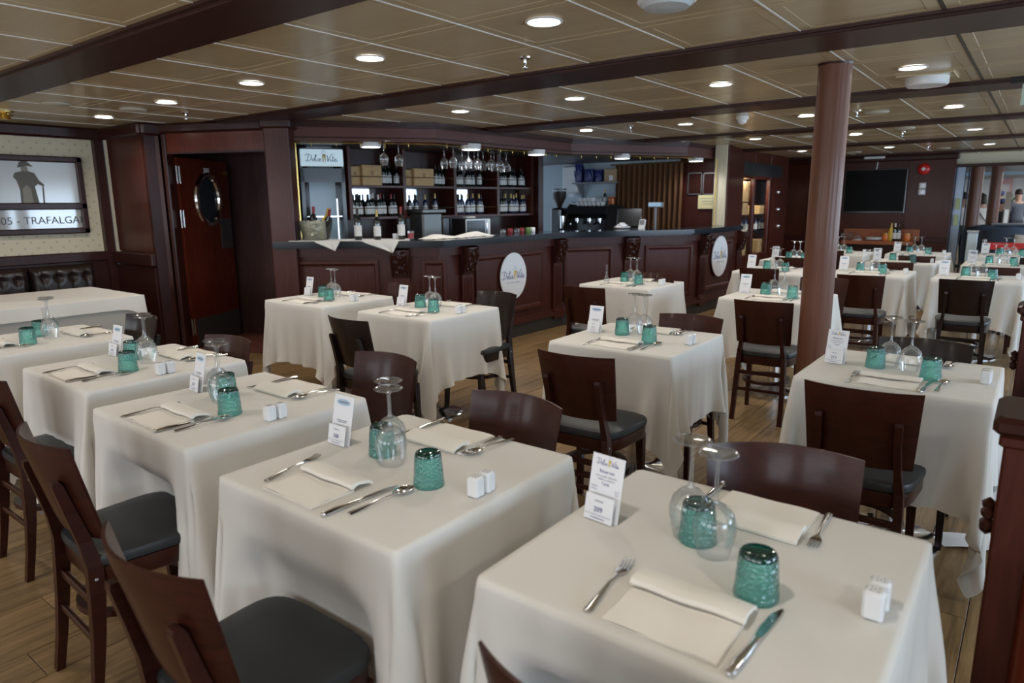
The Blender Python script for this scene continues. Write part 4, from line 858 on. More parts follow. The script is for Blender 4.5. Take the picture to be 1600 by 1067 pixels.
mb=MB(); mb.grid(lambda u,v:((.10+.02*math.sin(v*23+3*u))*math.cos(2*PI*u)*(1-v)**.6,(.10+.02*math.cos(v*19+2*u))*math.sin(2*PI*u)*(1-v)**.6,.015+.06*v+.012*math.sin(11*2*PI*u/3)*math.sin(v*9)),40,12); mb.build('crumpled_paper',M['paper'],o,True)
p=P(1002,356,Y=8.6); o=thing('card_terminal','grey card payment terminal on the bar','terminal',(p.x,8.6,HC-.02),.2); mb=MB(); mb.M=Matrix.Rotation(-.5,4,'X'); mb.box((0,0,.07),(.09,.04,.17),.012); mb.build('case',M['white'],o); mb=MB(); mb.M=Matrix.Rotation(-.5,4,'X'); mb.box((0,-.022,.1),(.07,.004,.07)); mb.build('screen',M['grey'],o)
# left part of the bar: cloth, ice bucket, bottles
def onbar(px,py): return P(px,py,Z=HC+.006)
a_,b_=CP[0],CP[1]; tdir=(b_-a_).normalized(); nrm=Vector((tdir.y,-tdir.x))
def barpt(px,dn):  # point above the first counter run, dn inside the edge
    a2=a_-nrm*dn; b2=b_-nrm*dn; p=PL(px,370,a2,b2); return Vector((p.x,p.y))
cl=thing('bar_cloth','white cloth spread on the left end of the bar, two points hanging over','cloth')
mb=MB(); q=[barpt(450,.0),barpt(640,.0),barpt(640,.36),barpt(470,.36)]; mb.prism([(v.x,v.y) for v in q],HC+.001,HC+.006); mb.build('flat_part',M['cloth'],cl)
for x0,x1,xt,yt in((489,531,524,392),(563,623,614,395)):
    A=barpt(x0,-.006);B=barpt(x1,-.006);T=PL(xt,yt,a_+nrm*.02,b_+nrm*.02)
    A2=barpt(x0,.02);B2=barpt(x1,.02); mb=MB(); n=8; rows=[[Vector((*A2.lerp(B2,k/n),HC+.007)) for k in range(n+1)],[Vector((*A.lerp(B,k/n),HC+.005)) for k in range(n+1)]]
    for lv in range(1,7):
        t=lv/6; a3=Vector((*A,HC)).lerp(T,t); b3=Vector((*B,HC)).lerp(T,t); rows.append([a3.lerp(b3,k/n)+Vector((nrm.x,nrm.y,0))*(.012*math.sin(k*1.2)*t+.006) for k in range(n+1)])
    vs=sum(rows,[]); fs=[(r*(n+1)+k,r*(n+1)+k+1,(r+1)*(n+1)+k+1,(r+1)*(n+1)+k) for r in range(len(rows)-1) for k in range(n)]
    mb.add(vs,fs); mb.build('hanging_corner',M['cloth'],cl,True)
v=barpt(494,.20); zb_=HC+.007
ib=thing('ice_bucket','large frosted ice bucket full of ice at the left end of the bar','bucket',(v.x,v.y,zb_))
MB().lathe([(.115,0),(.125,.01),(.15,.12),(.165,.19),(.16,.19),(.145,.12),(.12,.015),(.0001,.01)],32).build('bucket_wall',M['ice'],ib,True)
mb=MB(); 
rr=random.Random(3)
for k in range(40): a=rr.random()*6.28; r_=rr.random()*.12; mb.box((r_*math.cos(a),r_*math.sin(a),.05+.13*rr.random()),(.035,.03,.03),.006,a)
o=mb.build('ice_cubes',mat('ice_cubes',(.80,.80,.70),.15),ib); o['kind']='stuff'
for dx,tl_,mt,cp_,l in((-.03,(.05,-.05),M['bottle'],M['capr'],'bottle with copper foil neck standing in the ice bucket, left'),(.07,(.35,.0),M['gold'],M['capy'],'gold-foiled bottle leaning right in the ice bucket'),(.10,(.42,.1),M['bottle'],M['capr'],'dark bottle leaning right behind the gold one in the ice bucket')):
    t=bottle('champagne_bottle',.31,.04,mt,cp_,False); t['label']=l; t.location=(v.x+dx*.8,v.y+dx*.6,zb_+.02); t.rotation_euler=(tl_[1],tl_[0],0)
for px,dn,h,kd,l in((560,.12,.31,'w','left wine bottle with white label on the bar cloth'),(590,.14,.29,'y','middle wine bottle with white label on the bar cloth'),(627.5,.16,.32,'r','right red-capped wine bottle with cream label on the bar cloth')):
    v=barpt(px,dn); body,cap_=M['bottle'],{'w':M['cap'],'y':M['capy'],'r':M['capr']}[kd]
    t=bottle('wine_bottle',h,.036,body,cap_); t.location=(v.x,v.y,zb_); t['label']=l
v=barpt(642,.16); o=thing('red_drink','short glass of red drink beside the bottles on the bar','glass',(v.x,v.y,zb_)); MB().lathe([(.03,0),(.034,.08)],20,cap=False).build('tumbler_wall',M['glass'],o,True); MB().lathe([(.029,.006),(.032,.06),(.0001,.06)],20).build('drink',mat('red_drink',(.35,.02,.03),.2),o,True)
v=barpt(618,.24); o=MB().lathe([(.028,0),(.031,.055),(.028,.055),(.025,.006),(.0001,.006)],20,(v.x,v.y,zb_)).build('small_white_cup',M['ceramic'],None,True); tag(o,'small white cup behind the bottles on the bar','cup')
# steel dispenser, printer, towel, appliances on the back counter
def backpt(px,py,d=.12): 
    n2=Vector((sv.y,-sv.x)).normalized(); a2=SA+n2*d; b2=SBk+n2*d; return PL(px,py,a2,b2)
p=backpt(665,340,.1); o=thing('steel_urn','tall brushed steel drinks dispenser behind the bar','dispenser',(p.x,p.y,.93),sang); zt3=p.z-.93+.06
MB().box((0,0,zt3/2),(.3,.3,zt3),.02).build('tank',M['darksteel'],o,True); MB().box((.02,-.0,zt3+.02),(.36,.34,.05),.01).build('lid',M['darksteel'],o); MB().box((.2,-.05,zt3*.45),(.1,.22,zt3*.85),.01).build('side_unit',M['black'],o); mb=MB(); mb.tube([(.05,-.15,.14),(.05,-.22,.12)],.01,8); mb.build('tap',M['chrome'],o,True)
a=backpt(722,350,.14);b=backpt(757,350,.14); o=thing('microwave','small black microwave oven with steel trim behind the bar','microwave',((a.x+b.x)/2,(a.y+b.y)/2,.93),sang); W_=.42; h_=backpt(740,341,.14).z-.93
MB().box((0,.05,h_/2),(W_,.3,h_),.008).build('case',M['steel'],o); MB().box((-.04,-.103,h_/2),(W_-.12,.01,h_-.05)).build('door',M['black'],o); MB().box((W_/2-.04,-.103,h_/2),(.06,.01,h_-.04)).build('keypad',M['white'],o); mb=MB(); mb.tube([(W_/2-.085,-.125,.06),(W_/2-.085,-.125,h_-.06)],.008,6); mb.build('handle',M['chrome'],o,True)
a2_,b2_=CP[1],CP[2]
p=PL(715,366,a2_+Vector((-.3,0)),b2_+Vector((-.3,0))); o=thing('folded_towel','crumpled white towel lying on the bar','towel',(p.x,p.y,HC+.001),PI/2)
mb=MB(); mb.grid(lambda u,v:((u-.5)*1.0,(v-.5)*.2+.02*math.sin(u*11),max(.002,.055*math.sin(PI*min(1,max(0,v)))**.5*(.6+.4*math.sin(u*8+1)*math.sin(u*3))*min(1,6*u,6*(1-u))+.006*math.sin(u*40+v*12))),48,12); mb.build('terry_fold',M['napkin'],o,True)
p2=backpt(733,341,.16); o2=MB().box((p2.x,p2.y,p2.z+.012),(.16,.1,.02),.008,sang).build('white_cloth_pad',M['napkin'],None); tag(o2,'small white folded cloth on top of the microwave','cloth')
for k,(px,mt) in enumerate(((786,M['glass']),(797,M['capr']),(808,M['glass']),(815,M['capr']),(825,M['green']),(832,M['ceramic']))):
    p=PL(px,364,a2_+Vector((-.38,0)),b2_+Vector((-.38,0))); o=MB().lathe([(.03,0),(.035,.02),(.035,.05),(.028,.06),(.0001,.06)],14,(p.x,p.y,HC+.0)).build('bar_jar',mt,None,True); tag(o,'small jar on the bar before the right bottle bay, %s from left'%ords[k],'jar','jars on the bar')
# ---------------------------------------------------------------- tablecloths: simulated once per variant
def simcloth(seed,half=.36167,size=1.55,n=61,rot=0.0,steps=210,off=(0,0),bend=.16):
    rng=np.random.RandomState(seed); g=np.linspace(-size/2,size/2,n); X,Y=np.meshgrid(g,g,indexing='ij'); c,s=math.cos(rot),math.sin(rot)
    p=np.stack([X*c-Y*s+off[0],X*s+Y*c+off[1],np.full_like(X,.004)],-1); h=g[1]-g[0]; p[...,2]+=rng.rand(n,n)*.0005; v=np.zeros_like(p)
    free=~((np.abs(p[...,0])<half+.003)&(np.abs(p[...,1])<half+.003)); W=free[...,None].astype(float)
    base=p.copy()
    def con(sa,sb,L,k):
        a=p[sa]; b=p[sb]; d=b-a; l=np.sqrt((d*d).sum(-1,keepdims=True))+1e-9; wa=W[sa]; wb=W[sb]; q=k*(l-L)/l*d/np.maximum(wa+wb,1e-6); a+=wa*q; b-=wb*q
    S=slice
    B=[]
    for par in(0,1):
        B.append(((S(par,n-1,2),S(None)),(S(par+1,n,2),S(None)),h,1)); B.append(((S(None),S(par,n-1,2)),(S(None),S(par+1,n,2)),h,1))
        B.append(((S(par,n-1,2),S(0,n-1)),(S(par+1,n,2),S(1,n)),h*1.41421,.35)); B.append(((S(par,n-1,2),S(1,n)),(S(par+1,n,2),S(0,n-1)),h*1.41421,.35))
    for st in (0,1,2,3):
        m=(n-2-st+3)//4
        if m>0:
            ia=S(st,st+4*((n-3-st)//4)+1,4); ib=S(st+2,st+2+4*((n-3-st)//4)+1,4)
            B.append(((ia,S(None)),(ib,S(None)),2*h,bend)); B.append(((S(None),ia),(S(None),ib),2*h,bend))
    dt=.018
    for it in range(steps):
        v*=.985 if it<steps*.6 else .94
        v[...,2]-=9.8*dt; prev=p.copy(); p+=v*dt*W
        # light random push so that folds differ
        if it<60: p[...,:2]+=(rng.rand(n,n,2)-.5)*.0012*W
        for k in range(7):
            for a,b,L,kk in B: con(a,b,L,kk)
            x,y,z=p[...,0],p[...,1],p[...,2]; ins=(np.abs(x)<half)&(np.abs(y)<half)&(z<.003)
            dx=half-np.abs(x); dy=half-np.abs(y); top=ins&((z>-.05))&(np.minimum(dx,dy)>.003-z*0) 
            near=np.minimum(dx,dy); usetop=ins&((.003-z)<=near); z[usetop]=.003
            sx=ins&~usetop&(dx<=dy); sy=ins&~usetop&(dx>dy)
            x[sx]=np.sign(x[sx])*half; y[sy]=np.sign(y[sy])*half
        v=(p-prev)/dt
    # light smoothing off the table
    for _ in range(2):
        q=p.copy(); q[1:-1,1:-1]=.5*p[1:-1,1:-1]+.125*(p[:-2,1:-1]+p[2:,1:-1]+p[1:-1,:-2]+p[1:-1,2:]); msk=(p[...,2]<-.03)[...,None]; p=np.where(msk,q,p)
    return p,n
def clothmesh(seed,**k):
    p,n=simcloth(seed,**k); me=bpy.data.meshes.new('tablecloth'); f=[(i*n+j,(i+1)*n+j,(i+1)*n+j+1,i*n+j+1) for i in range(n-1) for j in range(n-1)]
    me.from_pydata(p.reshape(-1,3).tolist(),[],f); me.materials.append(M['cloth']); me.polygons.foreach_set('use_smooth',[True]*len(me.polygons))
    cr=me.attributes.new('crease_edge','FLOAT','EDGE'); H_=.36167
    for e in me.edges:
        a,b=me.vertices[e.vertices[0]].co,me.vertices[e.vertices[1]].co
        if a.z>-.002 and b.z>-.002 and ((abs(abs(a.x)-H_)<.004 and abs(abs(b.x)-H_)<.004) or (abs(abs(a.y)-H_)<.004 and abs(abs(b.y)-H_)<.004)): cr.data[e.index].value=.55
    return me
HS=1.55/60
CM=[clothmesh(1),clothmesh(5,off=(HS,0)),clothmesh(9,off=(0,-HS),bend=.24)]
def pushed(me,lim):
    m=me.copy()
    for v in m.vertices:
        x,y,z=v.co
        if y<0 and z<-.12:
            kx=max(0,min(1,(.29-abs(x))/.07)); kz=max(0,min(1,(-.12-z)/.12)); k=kx*kz; k=k*k*(3-2*k)
            if y<-lim: v.co.y=y+(-lim-y)*k
    return m
PM={'208':pushed(CM[1],.315),'207':pushed(CM[2],.265),'209':pushed(CM[0],.20)}
# ---------------------------------------------------------------- table
tt=thing('pedestal_table','','table'); TAB=Proto(tt)
MB().box((0,0,TZ-.018),(.712,.712,.030),.004).build('tabletop',M['mahog_dark'],tt)
MB().lathe([(.045,.02),(.045,TZ-.06),(.10,TZ-.045),(.10,TZ-.04)],28).build('column',M['chrome'],tt,True)
MB().lathe([(.225,0),(.225,.010),(.19,.022),(.07,.036),(.05,.05)],48).build('round_base',M['chrome'],tt,True)
# ---------------------------------------------------------------- chair (faces +Y, origin under the seat)
def outline(z,s,n=28):
    pts=[]
    for k in range(n):
        a=2*PI*k/n+PI/n; c,sn=math.cos(a),math.sin(a); e=.42; x=math.copysign(abs(c)**e,c); y=math.copysign(abs(sn)**e,sn)
        w_=.205+.018*y; pts.append((x*w_*s,y*.192*s,z))
    return pts
def chair(kind):
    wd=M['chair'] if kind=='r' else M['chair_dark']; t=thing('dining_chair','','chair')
    mb=MB(); mb.rings([outline(.462,.95),outline(.468,.99),outline(.485,1),outline(.498,.975),outline(.505,.9),outline(.508,.6),outline(.509,.05)]); mb.build('seat',M['pad'],t,True)
    mb=MB(); mb.rings([outline(.405,.955),outline(.41,.97),outline(.462,.97)]); mb.build('seat_frame',wd,t,True)
    py=lambda x,z: -.150-.28*(z-.5)*.9+.060*(x/.2)**2-.028
    mb=MB(); nx,nz=16,8; z0,z1=.555,.862
    def front(u,v): 
        z=z0+(z1-z0)*v; hw=.183+.016*v; x=(2*u-1)*hw; zz=z+.004*math.sin(u*PI)*(v>0.9); return (x,py(x,z),zz)
    th=.014; vs=[];fs=[]
    A=[[Vector(front(i/nx,j/nz)) for i in range(nx+1)] for j in range(nz+1)]
    for sgn in(0,1):
        for j in range(nz+1):
            for i in range(nx+1):
                p=A[j][i].copy(); p.y-=th*sgn; e=.003 if (i in(0,nx) or j in(0,nz)) else 0
                if e: p.y+= (-e if sgn==0 else e)
                vs.append(p)
    K=(nx+1)*(nz+1); idx=lambda i,j,s:s*K+j*(nx+1)+i
    for j in range(nz):
        for i in range(nx): fs.append((idx(i,j,0),idx(i,j+1,0),idx(i+1,j+1,0),idx(i+1,j,0))); fs.append((idx(i,j,1),idx(i+1,j,1),idx(i+1,j+1,1),idx(i,j+1,1)))
    for i in range(nx): fs.append((idx(i,0,0),idx(i+1,0,0),idx(i+1,0,1),idx(i,0,1))); fs.append((idx(i,nz,1),idx(i+1,nz,1),idx(i+1,nz,0),idx(i,nz,0)))
    for j in range(nz): fs.append((idx(0,j,1),idx(0,j+1,1),idx(0,j+1,0),idx(0,j,0))); fs.append((idx(nx,j,0),idx(nx,j+1,0),idx(nx,j+1,1),idx(nx,j,1)))
    mb.add(vs,fs); mb.build('backrest',wd,t,True)
    for s in(-1,1):
        mb=MB(); X=s*.133; yy=lambda z:py(X,z)-th-.016
        zs=[0,.12,.25,.38,.47,.55,.65,.74,.755]; ys=[-.235,-.215,-.198,-.186,-.182,yy(.55),yy(.65),yy(.74),yy(.755)]; xs=[s*.165,s*.163,s*.16,s*.155,s*.15,s*.14,X,X,X]
        rs=[]
        for z,y,x in zip(zs,ys,xs):
            hw=.0125+.003*(z<.5); hd=.013+.010*max(0,1-abs(z-.42)/.35)+(.0 if z<.75 else -.005); rs.append([(x-hw,y-hd,z),(x+hw,y-hd,z),(x+hw,y+hd,z),(x-hw,y+hd,z)])
        mb.rings(rs); mb.build('leg',wd,t)
    for s in(-1,1):
        mb=MB(); rs=[]
        for z,x,y,h_ in((0,.178,.172,.013),(.25,.172,.160,.016),(.41,.168,.152,.020)): rs.append([(s*x-h_,y-h_,z),(s*x+h_,y-h_,z),(s*x+h_,y+h_,z),(s*x-h_,y+h_,z)])
        mb.rings(rs); mb.build('leg',wd,t)
        mb=MB(); mb.lathe([(.007,0),(.006,.003),(.0001,.004)],10,(s*.149+s*.0155,-.184,.43),(s,0,0)); mb.build('screw_cap',M['chrome'],t,True)
    pts=[(.150*math.cos(a),-.02+.165*math.sin(a),.275) for a in [2*PI*k/28 for k in range(28)]]
    MB().tube(pts,.013,4,closed=True,flat=.8).build('hoop_stretcher',wd,t,True)
    MB().box((0,-.190,.345),(.30,.018,.026),.004).build('rear_rail',wd,t)
    MB().box((0,-.203,.225),(.31,.016,.022),.004).build('rear_rail',wd,t)
    return t
CPX={('206',-1):((-48,577),(18,600)),('209',1):((1112,705),(1340,720)),('208',-1):((165,830),(318,900)),('208',1):((735,615),(880,642)),('207',-1):((45,665),(105,705)),('207',1):((555,553),(648,568)),('206',1):((322,527),(390,537)),('205',1):((197,492),(245,502)),
('213',-1):((1263,598),(1438,620)),('213',1):((1382,530),(1512,543)),('212',-1):((843,548),(955,563)),('212',1):((1034,492),(1129,502)),('B',-1):((516,494),(572,505)),('B',1):((745,457),(808,462)),('C',-1):((880,448),(945,452)),('C',1):((1000,428),(1047,430)),
('D',-1):((1150,470),(1237,475)),('A',1):((607,442),(655,450)),('E',-1):((1160,420),(1212,421)),('G',-1):((1313,431),(1378,432)),('H',-1):((1368,411),(1423,411)),('L',-1):((1473,438),(1548,440)),('M',-1):((1530,419),(1582,419)),('K',-1):((1415,401),(1450,401))}
CH={'r':Proto(chair('r')),'k':Proto(chair('k'))}
# ---------------------------------------------------------------- tableware
def fork_():
    t=thing('fork','','fork'); mb=MB(); pts=[(0,-.10,.004),(0,-.06,.006),(0,0,.010),(0,.04,.007)]
    mb.tube(pts,.004,8,rr=[.0085,.0070,.0032,.0035],flat=.35); mb.lathe([(.0085,0),(.0085,.003),(.0001,.004)],10,(0,-.10,.001)); mb.build('handle',M['chrome'],t,True)
    mb=MB(); mb.rings([[(-.004,.038,.006),(.004,.038,.006),(.004,.038,.009),(-.004,.038,.009)],[(-.012,.055,.004),(.012,.055,.004),(.012,.055,.0065),(-.012,.055,.0065)],[(-.0125,.066,.004),(.0125,.066,.004),(.0125,.066,.0065),(-.0125,.066,.0065)]])
    mb.build('neck',M['chrome'],t,True)
    for x in(-.0105,-.0035,.0035,.0105): MB().tube([(x,.064,.005),(x,.085,.005),(x*.95,.104,.010)],.0018,5,rr=[.002,.0019,.0012]).build('tine',M['chrome'],t,True)
    return t
def spoon_():
    t=thing('spoon','','spoon'); mb=MB(); mb.tube([(0,-.10,.004),(0,-.06,.006),(0,0,.011),(0,.045,.009)],.004,8,rr=[.0085,.0070,.0032,.0035],flat=.35); mb.build('handle',M['chrome'],t,True)
    mb=MB(); mb.grid(lambda u,v:(.0225*max(0,math.sin(PI*v))**.55*math.cos(PI*u)*-1*(.85+.3*v),.035+.068*v,.012-.008*math.sin(PI*v)*math.sin(PI*u)),12,12)
    mb.build('bowl',M['chrome'],t,True); return t
def knife_():
    t=thing('knife','','knife'); mb=MB(); mb.tube([(0,-.115,.006),(0,-.08,.007),(0,-.02,.006),(0,0,.006)],.007,10,rr=[.008,.0095,.006,.0055],flat=.6); mb.lathe([(.0085,-.002),(.005,-.007),(.0001,-.009)],10,(0,-.115,.006),(0,1,0)); mb.build('handle',M['chrome'],t,True)
    mb=MB(); mb.rings([[(-.006,0,.004),(.005,0,.004),(.005,0,.007),(-.006,0,.007)],[(-.010,.03,.004),(.007,.03,.005),(.007,.03,.006),(-.010,.03,.0055)],[(-.009,.085,.004),(.007,.085,.005),(.007,.085,.006),(-.009,.085,.0055)],[(.001,.115,.004),(.006,.113,.005),(.006,.113,.006),(.001,.115,.0055)]]); mb.build('blade',M['chrome'],t)
    return t
def napkin_():
    t=thing('folded_napkin','','napkin')
    mb=MB()
    def gn(u,v): return ((u-.5)*.215,-.10+.135*v,.0055+.0012*math.sin(u*9)+.0010*math.sin(v*11+u*4))
    mb.grid(gn,10,8); n=len(mb.v); mb.rings([[(-.1075,-.10,0),(.1075,-.10,0),(.1075,.035,0),(-.1075,.035,0)],[(-.1085,-.101,.003),(.1085,-.101,.003),(.1085,.036,.003),(-.1085,.036,.003)],[(-.1075,-.10,.0055),(.1075,-.10,.0055),(.1075,.035,.0055),(-.1075,.035,.0055)]],cap1=False); mb.build('folded_base',M['napkin'],t,True)
    mb=MB()  # flap folded over and rolled towards the guest
    prof=[(.095,.002),(.098,.010),(.080,.019),(.055,.024),(.038,.025),(.026,.022),(.022,.015),(.026,.0095),(.034,.0095),(.040,.014),(.050,.016),(.085,.010),(.094,.003)]
    rs=[]
    for k in range(13):
        x=-.112+.224*k/12; wv=.0015*math.sin(k*1.3); q=1+.10*math.sin(k*.7+1)
        rs.append([(x,y+.0015*math.sin(k*.9),z*(1+.05*math.sin(k*.7+1))+.0005) for y,z in prof])
    mb.rings(rs); mb.build('rolled_flap',M['napkin'],t,True); return t
def tumbler_():
    t=thing('teal_tumbler','','tumbler'); rr=random.Random(2); n=36; prof=[(.0405,0),(.0425,.006),(.0415,.03),(.0395,.055),(.0368,.078),(.0352,.086)]
    vs=[];fs=[]
    mb=MB()
    pr=[(.041,0)]+[(.0425-.0068*(z/.086),z) for z in [.004+.082*k/9 for k in range(10)]]
    for k,(r,z) in enumerate(pr):
        for i in range(n): a=2*PI*i/n; q=r+(rr.random()-.5)*.0016*(0<k<len(pr)-1); vs.append((q*math.cos(a),q*math.sin(a),z))
    for k in range(len(pr)-1):
        for i in range(n): j=(i+1)%n; fs.append((k*n+i,k*n+j,k*n+n+j,k*n+n+i))
    mb.add(vs,fs); mb.build('wall',M['teal'],t,True)
    MB().lathe([(.0352,.086),(.0348,.091),(.0315,.095),(.028,.0935),(.021,.090),(.0001,.089)],n,cap=False).build('thick_base',M['tealbase'],t,True)
    MB().lathe([(.033,.0845),(.02,.080),(.0001,.079)],n,cap=False).build('inner_base',M['tealbase'],t,True)
    return t
def shaker_():
    t=thing('ceramic_shaker','','shaker'); MB().box((0,0,.028),(.036,.036,.056),.005).build('body',M['ceramic'],t,True)
    for x,y in((-.006,-.006),(.006,-.006),(-.006,.006),(.006,.006),(0,0)): MB().lathe([(.0016,.0562),(.0001,.0564)],8,(x,y,0)).build('hole',M['blackm'],t)
    return t
def card_(rich=False,num=None):
    t=thing('table_card','','table card'); a=-.20
    Mb=Matrix.Rotation(a,4,'X'); mb=MB(); mb.M=Mb; mb.box((0,0,.078),(.092,.0022,.156),.0005); mb.build('menu_sheet',M['paper'],t)
    mb=MB(); mb.M=Matrix.Translation((0,.002,0))@Mb; mb.box((0,.0006,.080),(.094,.0008,.158)); mb.build('acrylic_holder',M['clearpane'],t)
    Mf=Matrix.Translation((0,-.016,0))@Matrix.Rotation(a+.02,4,'X'); mb=MB(); mb.M=Mf; mb.box((0,0,.034),(.080,.002,.062),.0005); mb.build('number_ticket',M['paper'],t)
    mb=MB(); mb.box((0,.022,.0012),(.088,.06,.002)); mb.build('ticket_holder',M['clearpane'],t)
    U=lambda z,Mq=Mb,e=-.0016:Mq@Matrix.Translation((0,e,z))@Matrix.Rotation(PI/2,4,'X')
    if rich:
        logo(t,U(.132),.064,False)
        for s,z,sz,mm in(('Réservez',.113,.0115,'ink'),('votre petit déjeuner',.103,.0075,'inkg'),('buffet à volonté',.095,.0075,'inkg'),('Tarifs',.084,.010,'ink')): text(s,sz,M[mm],t,U(z))
        for s,z in(('Adultes',.076),('Enfants',.069)): text(s,.0062,M['inkg'],t,U(z)@Matrix.Translation((-.040,0,0)),align='LEFT')
        for s,z in(('13,50',.074),('9,50',.067)): text(s,.0062,M['inkg'],t,U(z)@Matrix.Translation((.040,0,0)),align='RIGHT')
    else:
        mb=MB(); mb.M=U(.134); mb.add([(.033*math.cos(2*PI*k/20),.010*math.sin(2*PI*k/20),0) for k in range(20)],[tuple(range(20))]); mb.build('printed_banner',M['inkl'],t)
        mb=MB(); mb.M=U(.134,e=-.0019)
        mb.add([(-.022,-.003,0),(.022,-.003,0),(.022,.003,0),(-.022,.003,0)],[(0,1,2,3)]); mb.build('banner_text',M['inkg'],t)
        for z,w_ in((.076,.05),(.071,.04)):
            mb=MB(); mb.M=U(z); mb.add([(-w_/2,-.0013,0),(w_/2,-.0013,0),(w_/2,.0013,0),(-w_/2,.0013,0)],[(0,1,2,3)]); mb.build('text_line',M['inkg'],t)
    e=-.0036
    mb=MB(); mb.M=U(.052,Mf,e); mb.add([(-.012,-.001,0),(.012,-.001,0),(.012,.001,0),(-.012,.001,0)],[(0,1,2,3)]); mb.build('ticket_heading',M['inkg'],t)
    mb=MB(); mb.M=U(.018,Mf,e); mb.add([(-.036,0,0),(.036,0,0),(.036,.0008,0),(-.036,.0008,0)],[(0,1,2,3)]); mb.add([(-.02,-.008,0),(.02,-.008,0),(.02,-.0065,0),(-.02,-.0065,0)],[(0,1,2,3)]); mb.build('ticket_lines',M['ink'],t)
    if num: text(num,.017,M['ink'],t,U(.026,Mf,e))
    return t
FK,SPN,KN,NP,TU,SHK=Proto(fork_()),Proto(spoon_()),Proto(knife_()),Proto(napkin_()),Proto(tumbler_()),Proto(shaker_())
CARD=None
def vase_():
    t=thing('bud_vase','','vase'); MB().lathe([(.024,0),(.026,.01),(.022,.03),(.010,.055),(.0075,.10),(.009,.16)],20,cap=False).build('vase_body',M['glass'],t,True); MB().lathe([(.024,0),(.02,.008),(.0001,.009)],20).build('glass_foot',M['glass'],t,True); return t
VA=Proto(vase_())
# ---------------------------------------------------------------- the tables
#  key, centre, yaw, phrase, card number, cloth variant, quarter turns, chairs [(side,dx,dy,dyaw,kind,label)], options
T=[
('209',(-.475,1.315),0,'the nearest table at front right','209',0,0,[(-1,-.13,.14,.05,'r','dining chair cut by the bottom edge at the nearest table'),(1,.0,.06,.30,'r','turned dining chair behind the nearest table, its wide back facing the camera')]),
('208',(-1.40,1.285),0,'the front centre table','208',1,1,[(-1,.02,-.02,.0,'r','dining chair in the foreground pushed in at the front centre table'),(1,-.03,.03,-.02,'r','dining chair behind the front centre table with only its back showing')]),
('207',(-2.40,1.345),-.02,'the front table left of centre','207',2,2,[(-1,.02,.04,-.03,'r','dining chair second from left along the bottom, left of the foreground chair'),(1,.05,.09,.02,'r','dining chair behind the front table left of centre, its back rounded and glossy')]),
('206',(-3.40,1.435),0,'the front table before the service door','206',0,3,[(-1,-.08,-.02,.0,'r','dining chair at the left edge in front of the front-row tables'),(1,.03,.03,.04,'r','dining chair standing just before the service door')]),
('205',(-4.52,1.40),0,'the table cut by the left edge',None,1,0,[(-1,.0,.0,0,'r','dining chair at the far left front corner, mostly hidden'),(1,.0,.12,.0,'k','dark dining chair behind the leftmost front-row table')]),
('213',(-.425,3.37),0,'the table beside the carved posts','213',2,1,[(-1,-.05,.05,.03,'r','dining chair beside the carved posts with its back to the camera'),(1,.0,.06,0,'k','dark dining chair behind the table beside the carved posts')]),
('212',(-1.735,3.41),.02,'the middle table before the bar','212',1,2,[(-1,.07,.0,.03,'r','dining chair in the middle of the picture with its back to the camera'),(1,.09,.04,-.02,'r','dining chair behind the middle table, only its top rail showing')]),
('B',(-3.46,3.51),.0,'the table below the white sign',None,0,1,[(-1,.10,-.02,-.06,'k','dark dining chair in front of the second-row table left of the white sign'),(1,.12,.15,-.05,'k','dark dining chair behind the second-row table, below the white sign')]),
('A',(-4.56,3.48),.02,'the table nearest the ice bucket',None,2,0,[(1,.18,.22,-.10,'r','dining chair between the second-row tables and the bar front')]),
('C',(-3.02,5.79),-.02,'the bud vase table near the bar',None,1,3,[(-1,.03,.07,.04,'r','dining chair in front of the bud vase table near the bar'),(1,.05,.05,.03,'r','dining chair between the bud vase table and the bar front')]),
('D',(-1.62,5.62),0,'the table left of the pillar',None,0,2,[(-1,.1,-.0,.04,'r','dining chair standing left of the pillar with its back to the camera'),(1,.15,.02,.0,'r','dining chair behind the table left of the pillar')]),
('E',(-2.28,7.75),0,'the table by the wine cabinet',None,2,2,[(-1,-.02,.02,.03,'r','dining chair in front of the table by the wine cabinet')]),
('F',(-2.5,9.35),0,'the farthest table left of the pillar',None,0,0,[(-1,.15,.0,.0,'r','dining chair at the farthest table left of the pillar')]),
('G',(-1.38,8.05),0,'the table just right of the pillar',None,1,1,[(-1,.07,-.05,.08,'r','dining chair just right of the pillar with its back to the camera')]),
('H',(-1.32,9.62),0,'the second table right of the pillar',None,0,2,[(-1,.03,.02,.0,'r','dining chair at the second table right of the pillar')]),
('I',(-2.3,10.9),0,'the table hidden behind the pillar',None,1,0,[(-1,.0,.0,.0,'r','dining chair hidden mostly by the pillar near the serving shelf')]),
('K',(-1.36,11.25),0,'the table before the serving shelf',None,2,0,[(-1,.1,.05,.0,'r','dining chair at the table in front of the serving shelf')]),
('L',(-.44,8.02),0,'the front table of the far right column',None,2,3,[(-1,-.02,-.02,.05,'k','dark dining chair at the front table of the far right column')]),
('M',(-.34,9.75),0,'the middle table of the far right column',None,0,1,[(-1,.02,.05,.0,'r','dining chair at the middle table of the far right column'),(1,.3,-.7,-.3,'k','dark dining chair at the right edge beside the far right column')]),
('N',(-.30,11.4),0,'the rear table of the far right column',None,1,2,[]),
]
nr=3
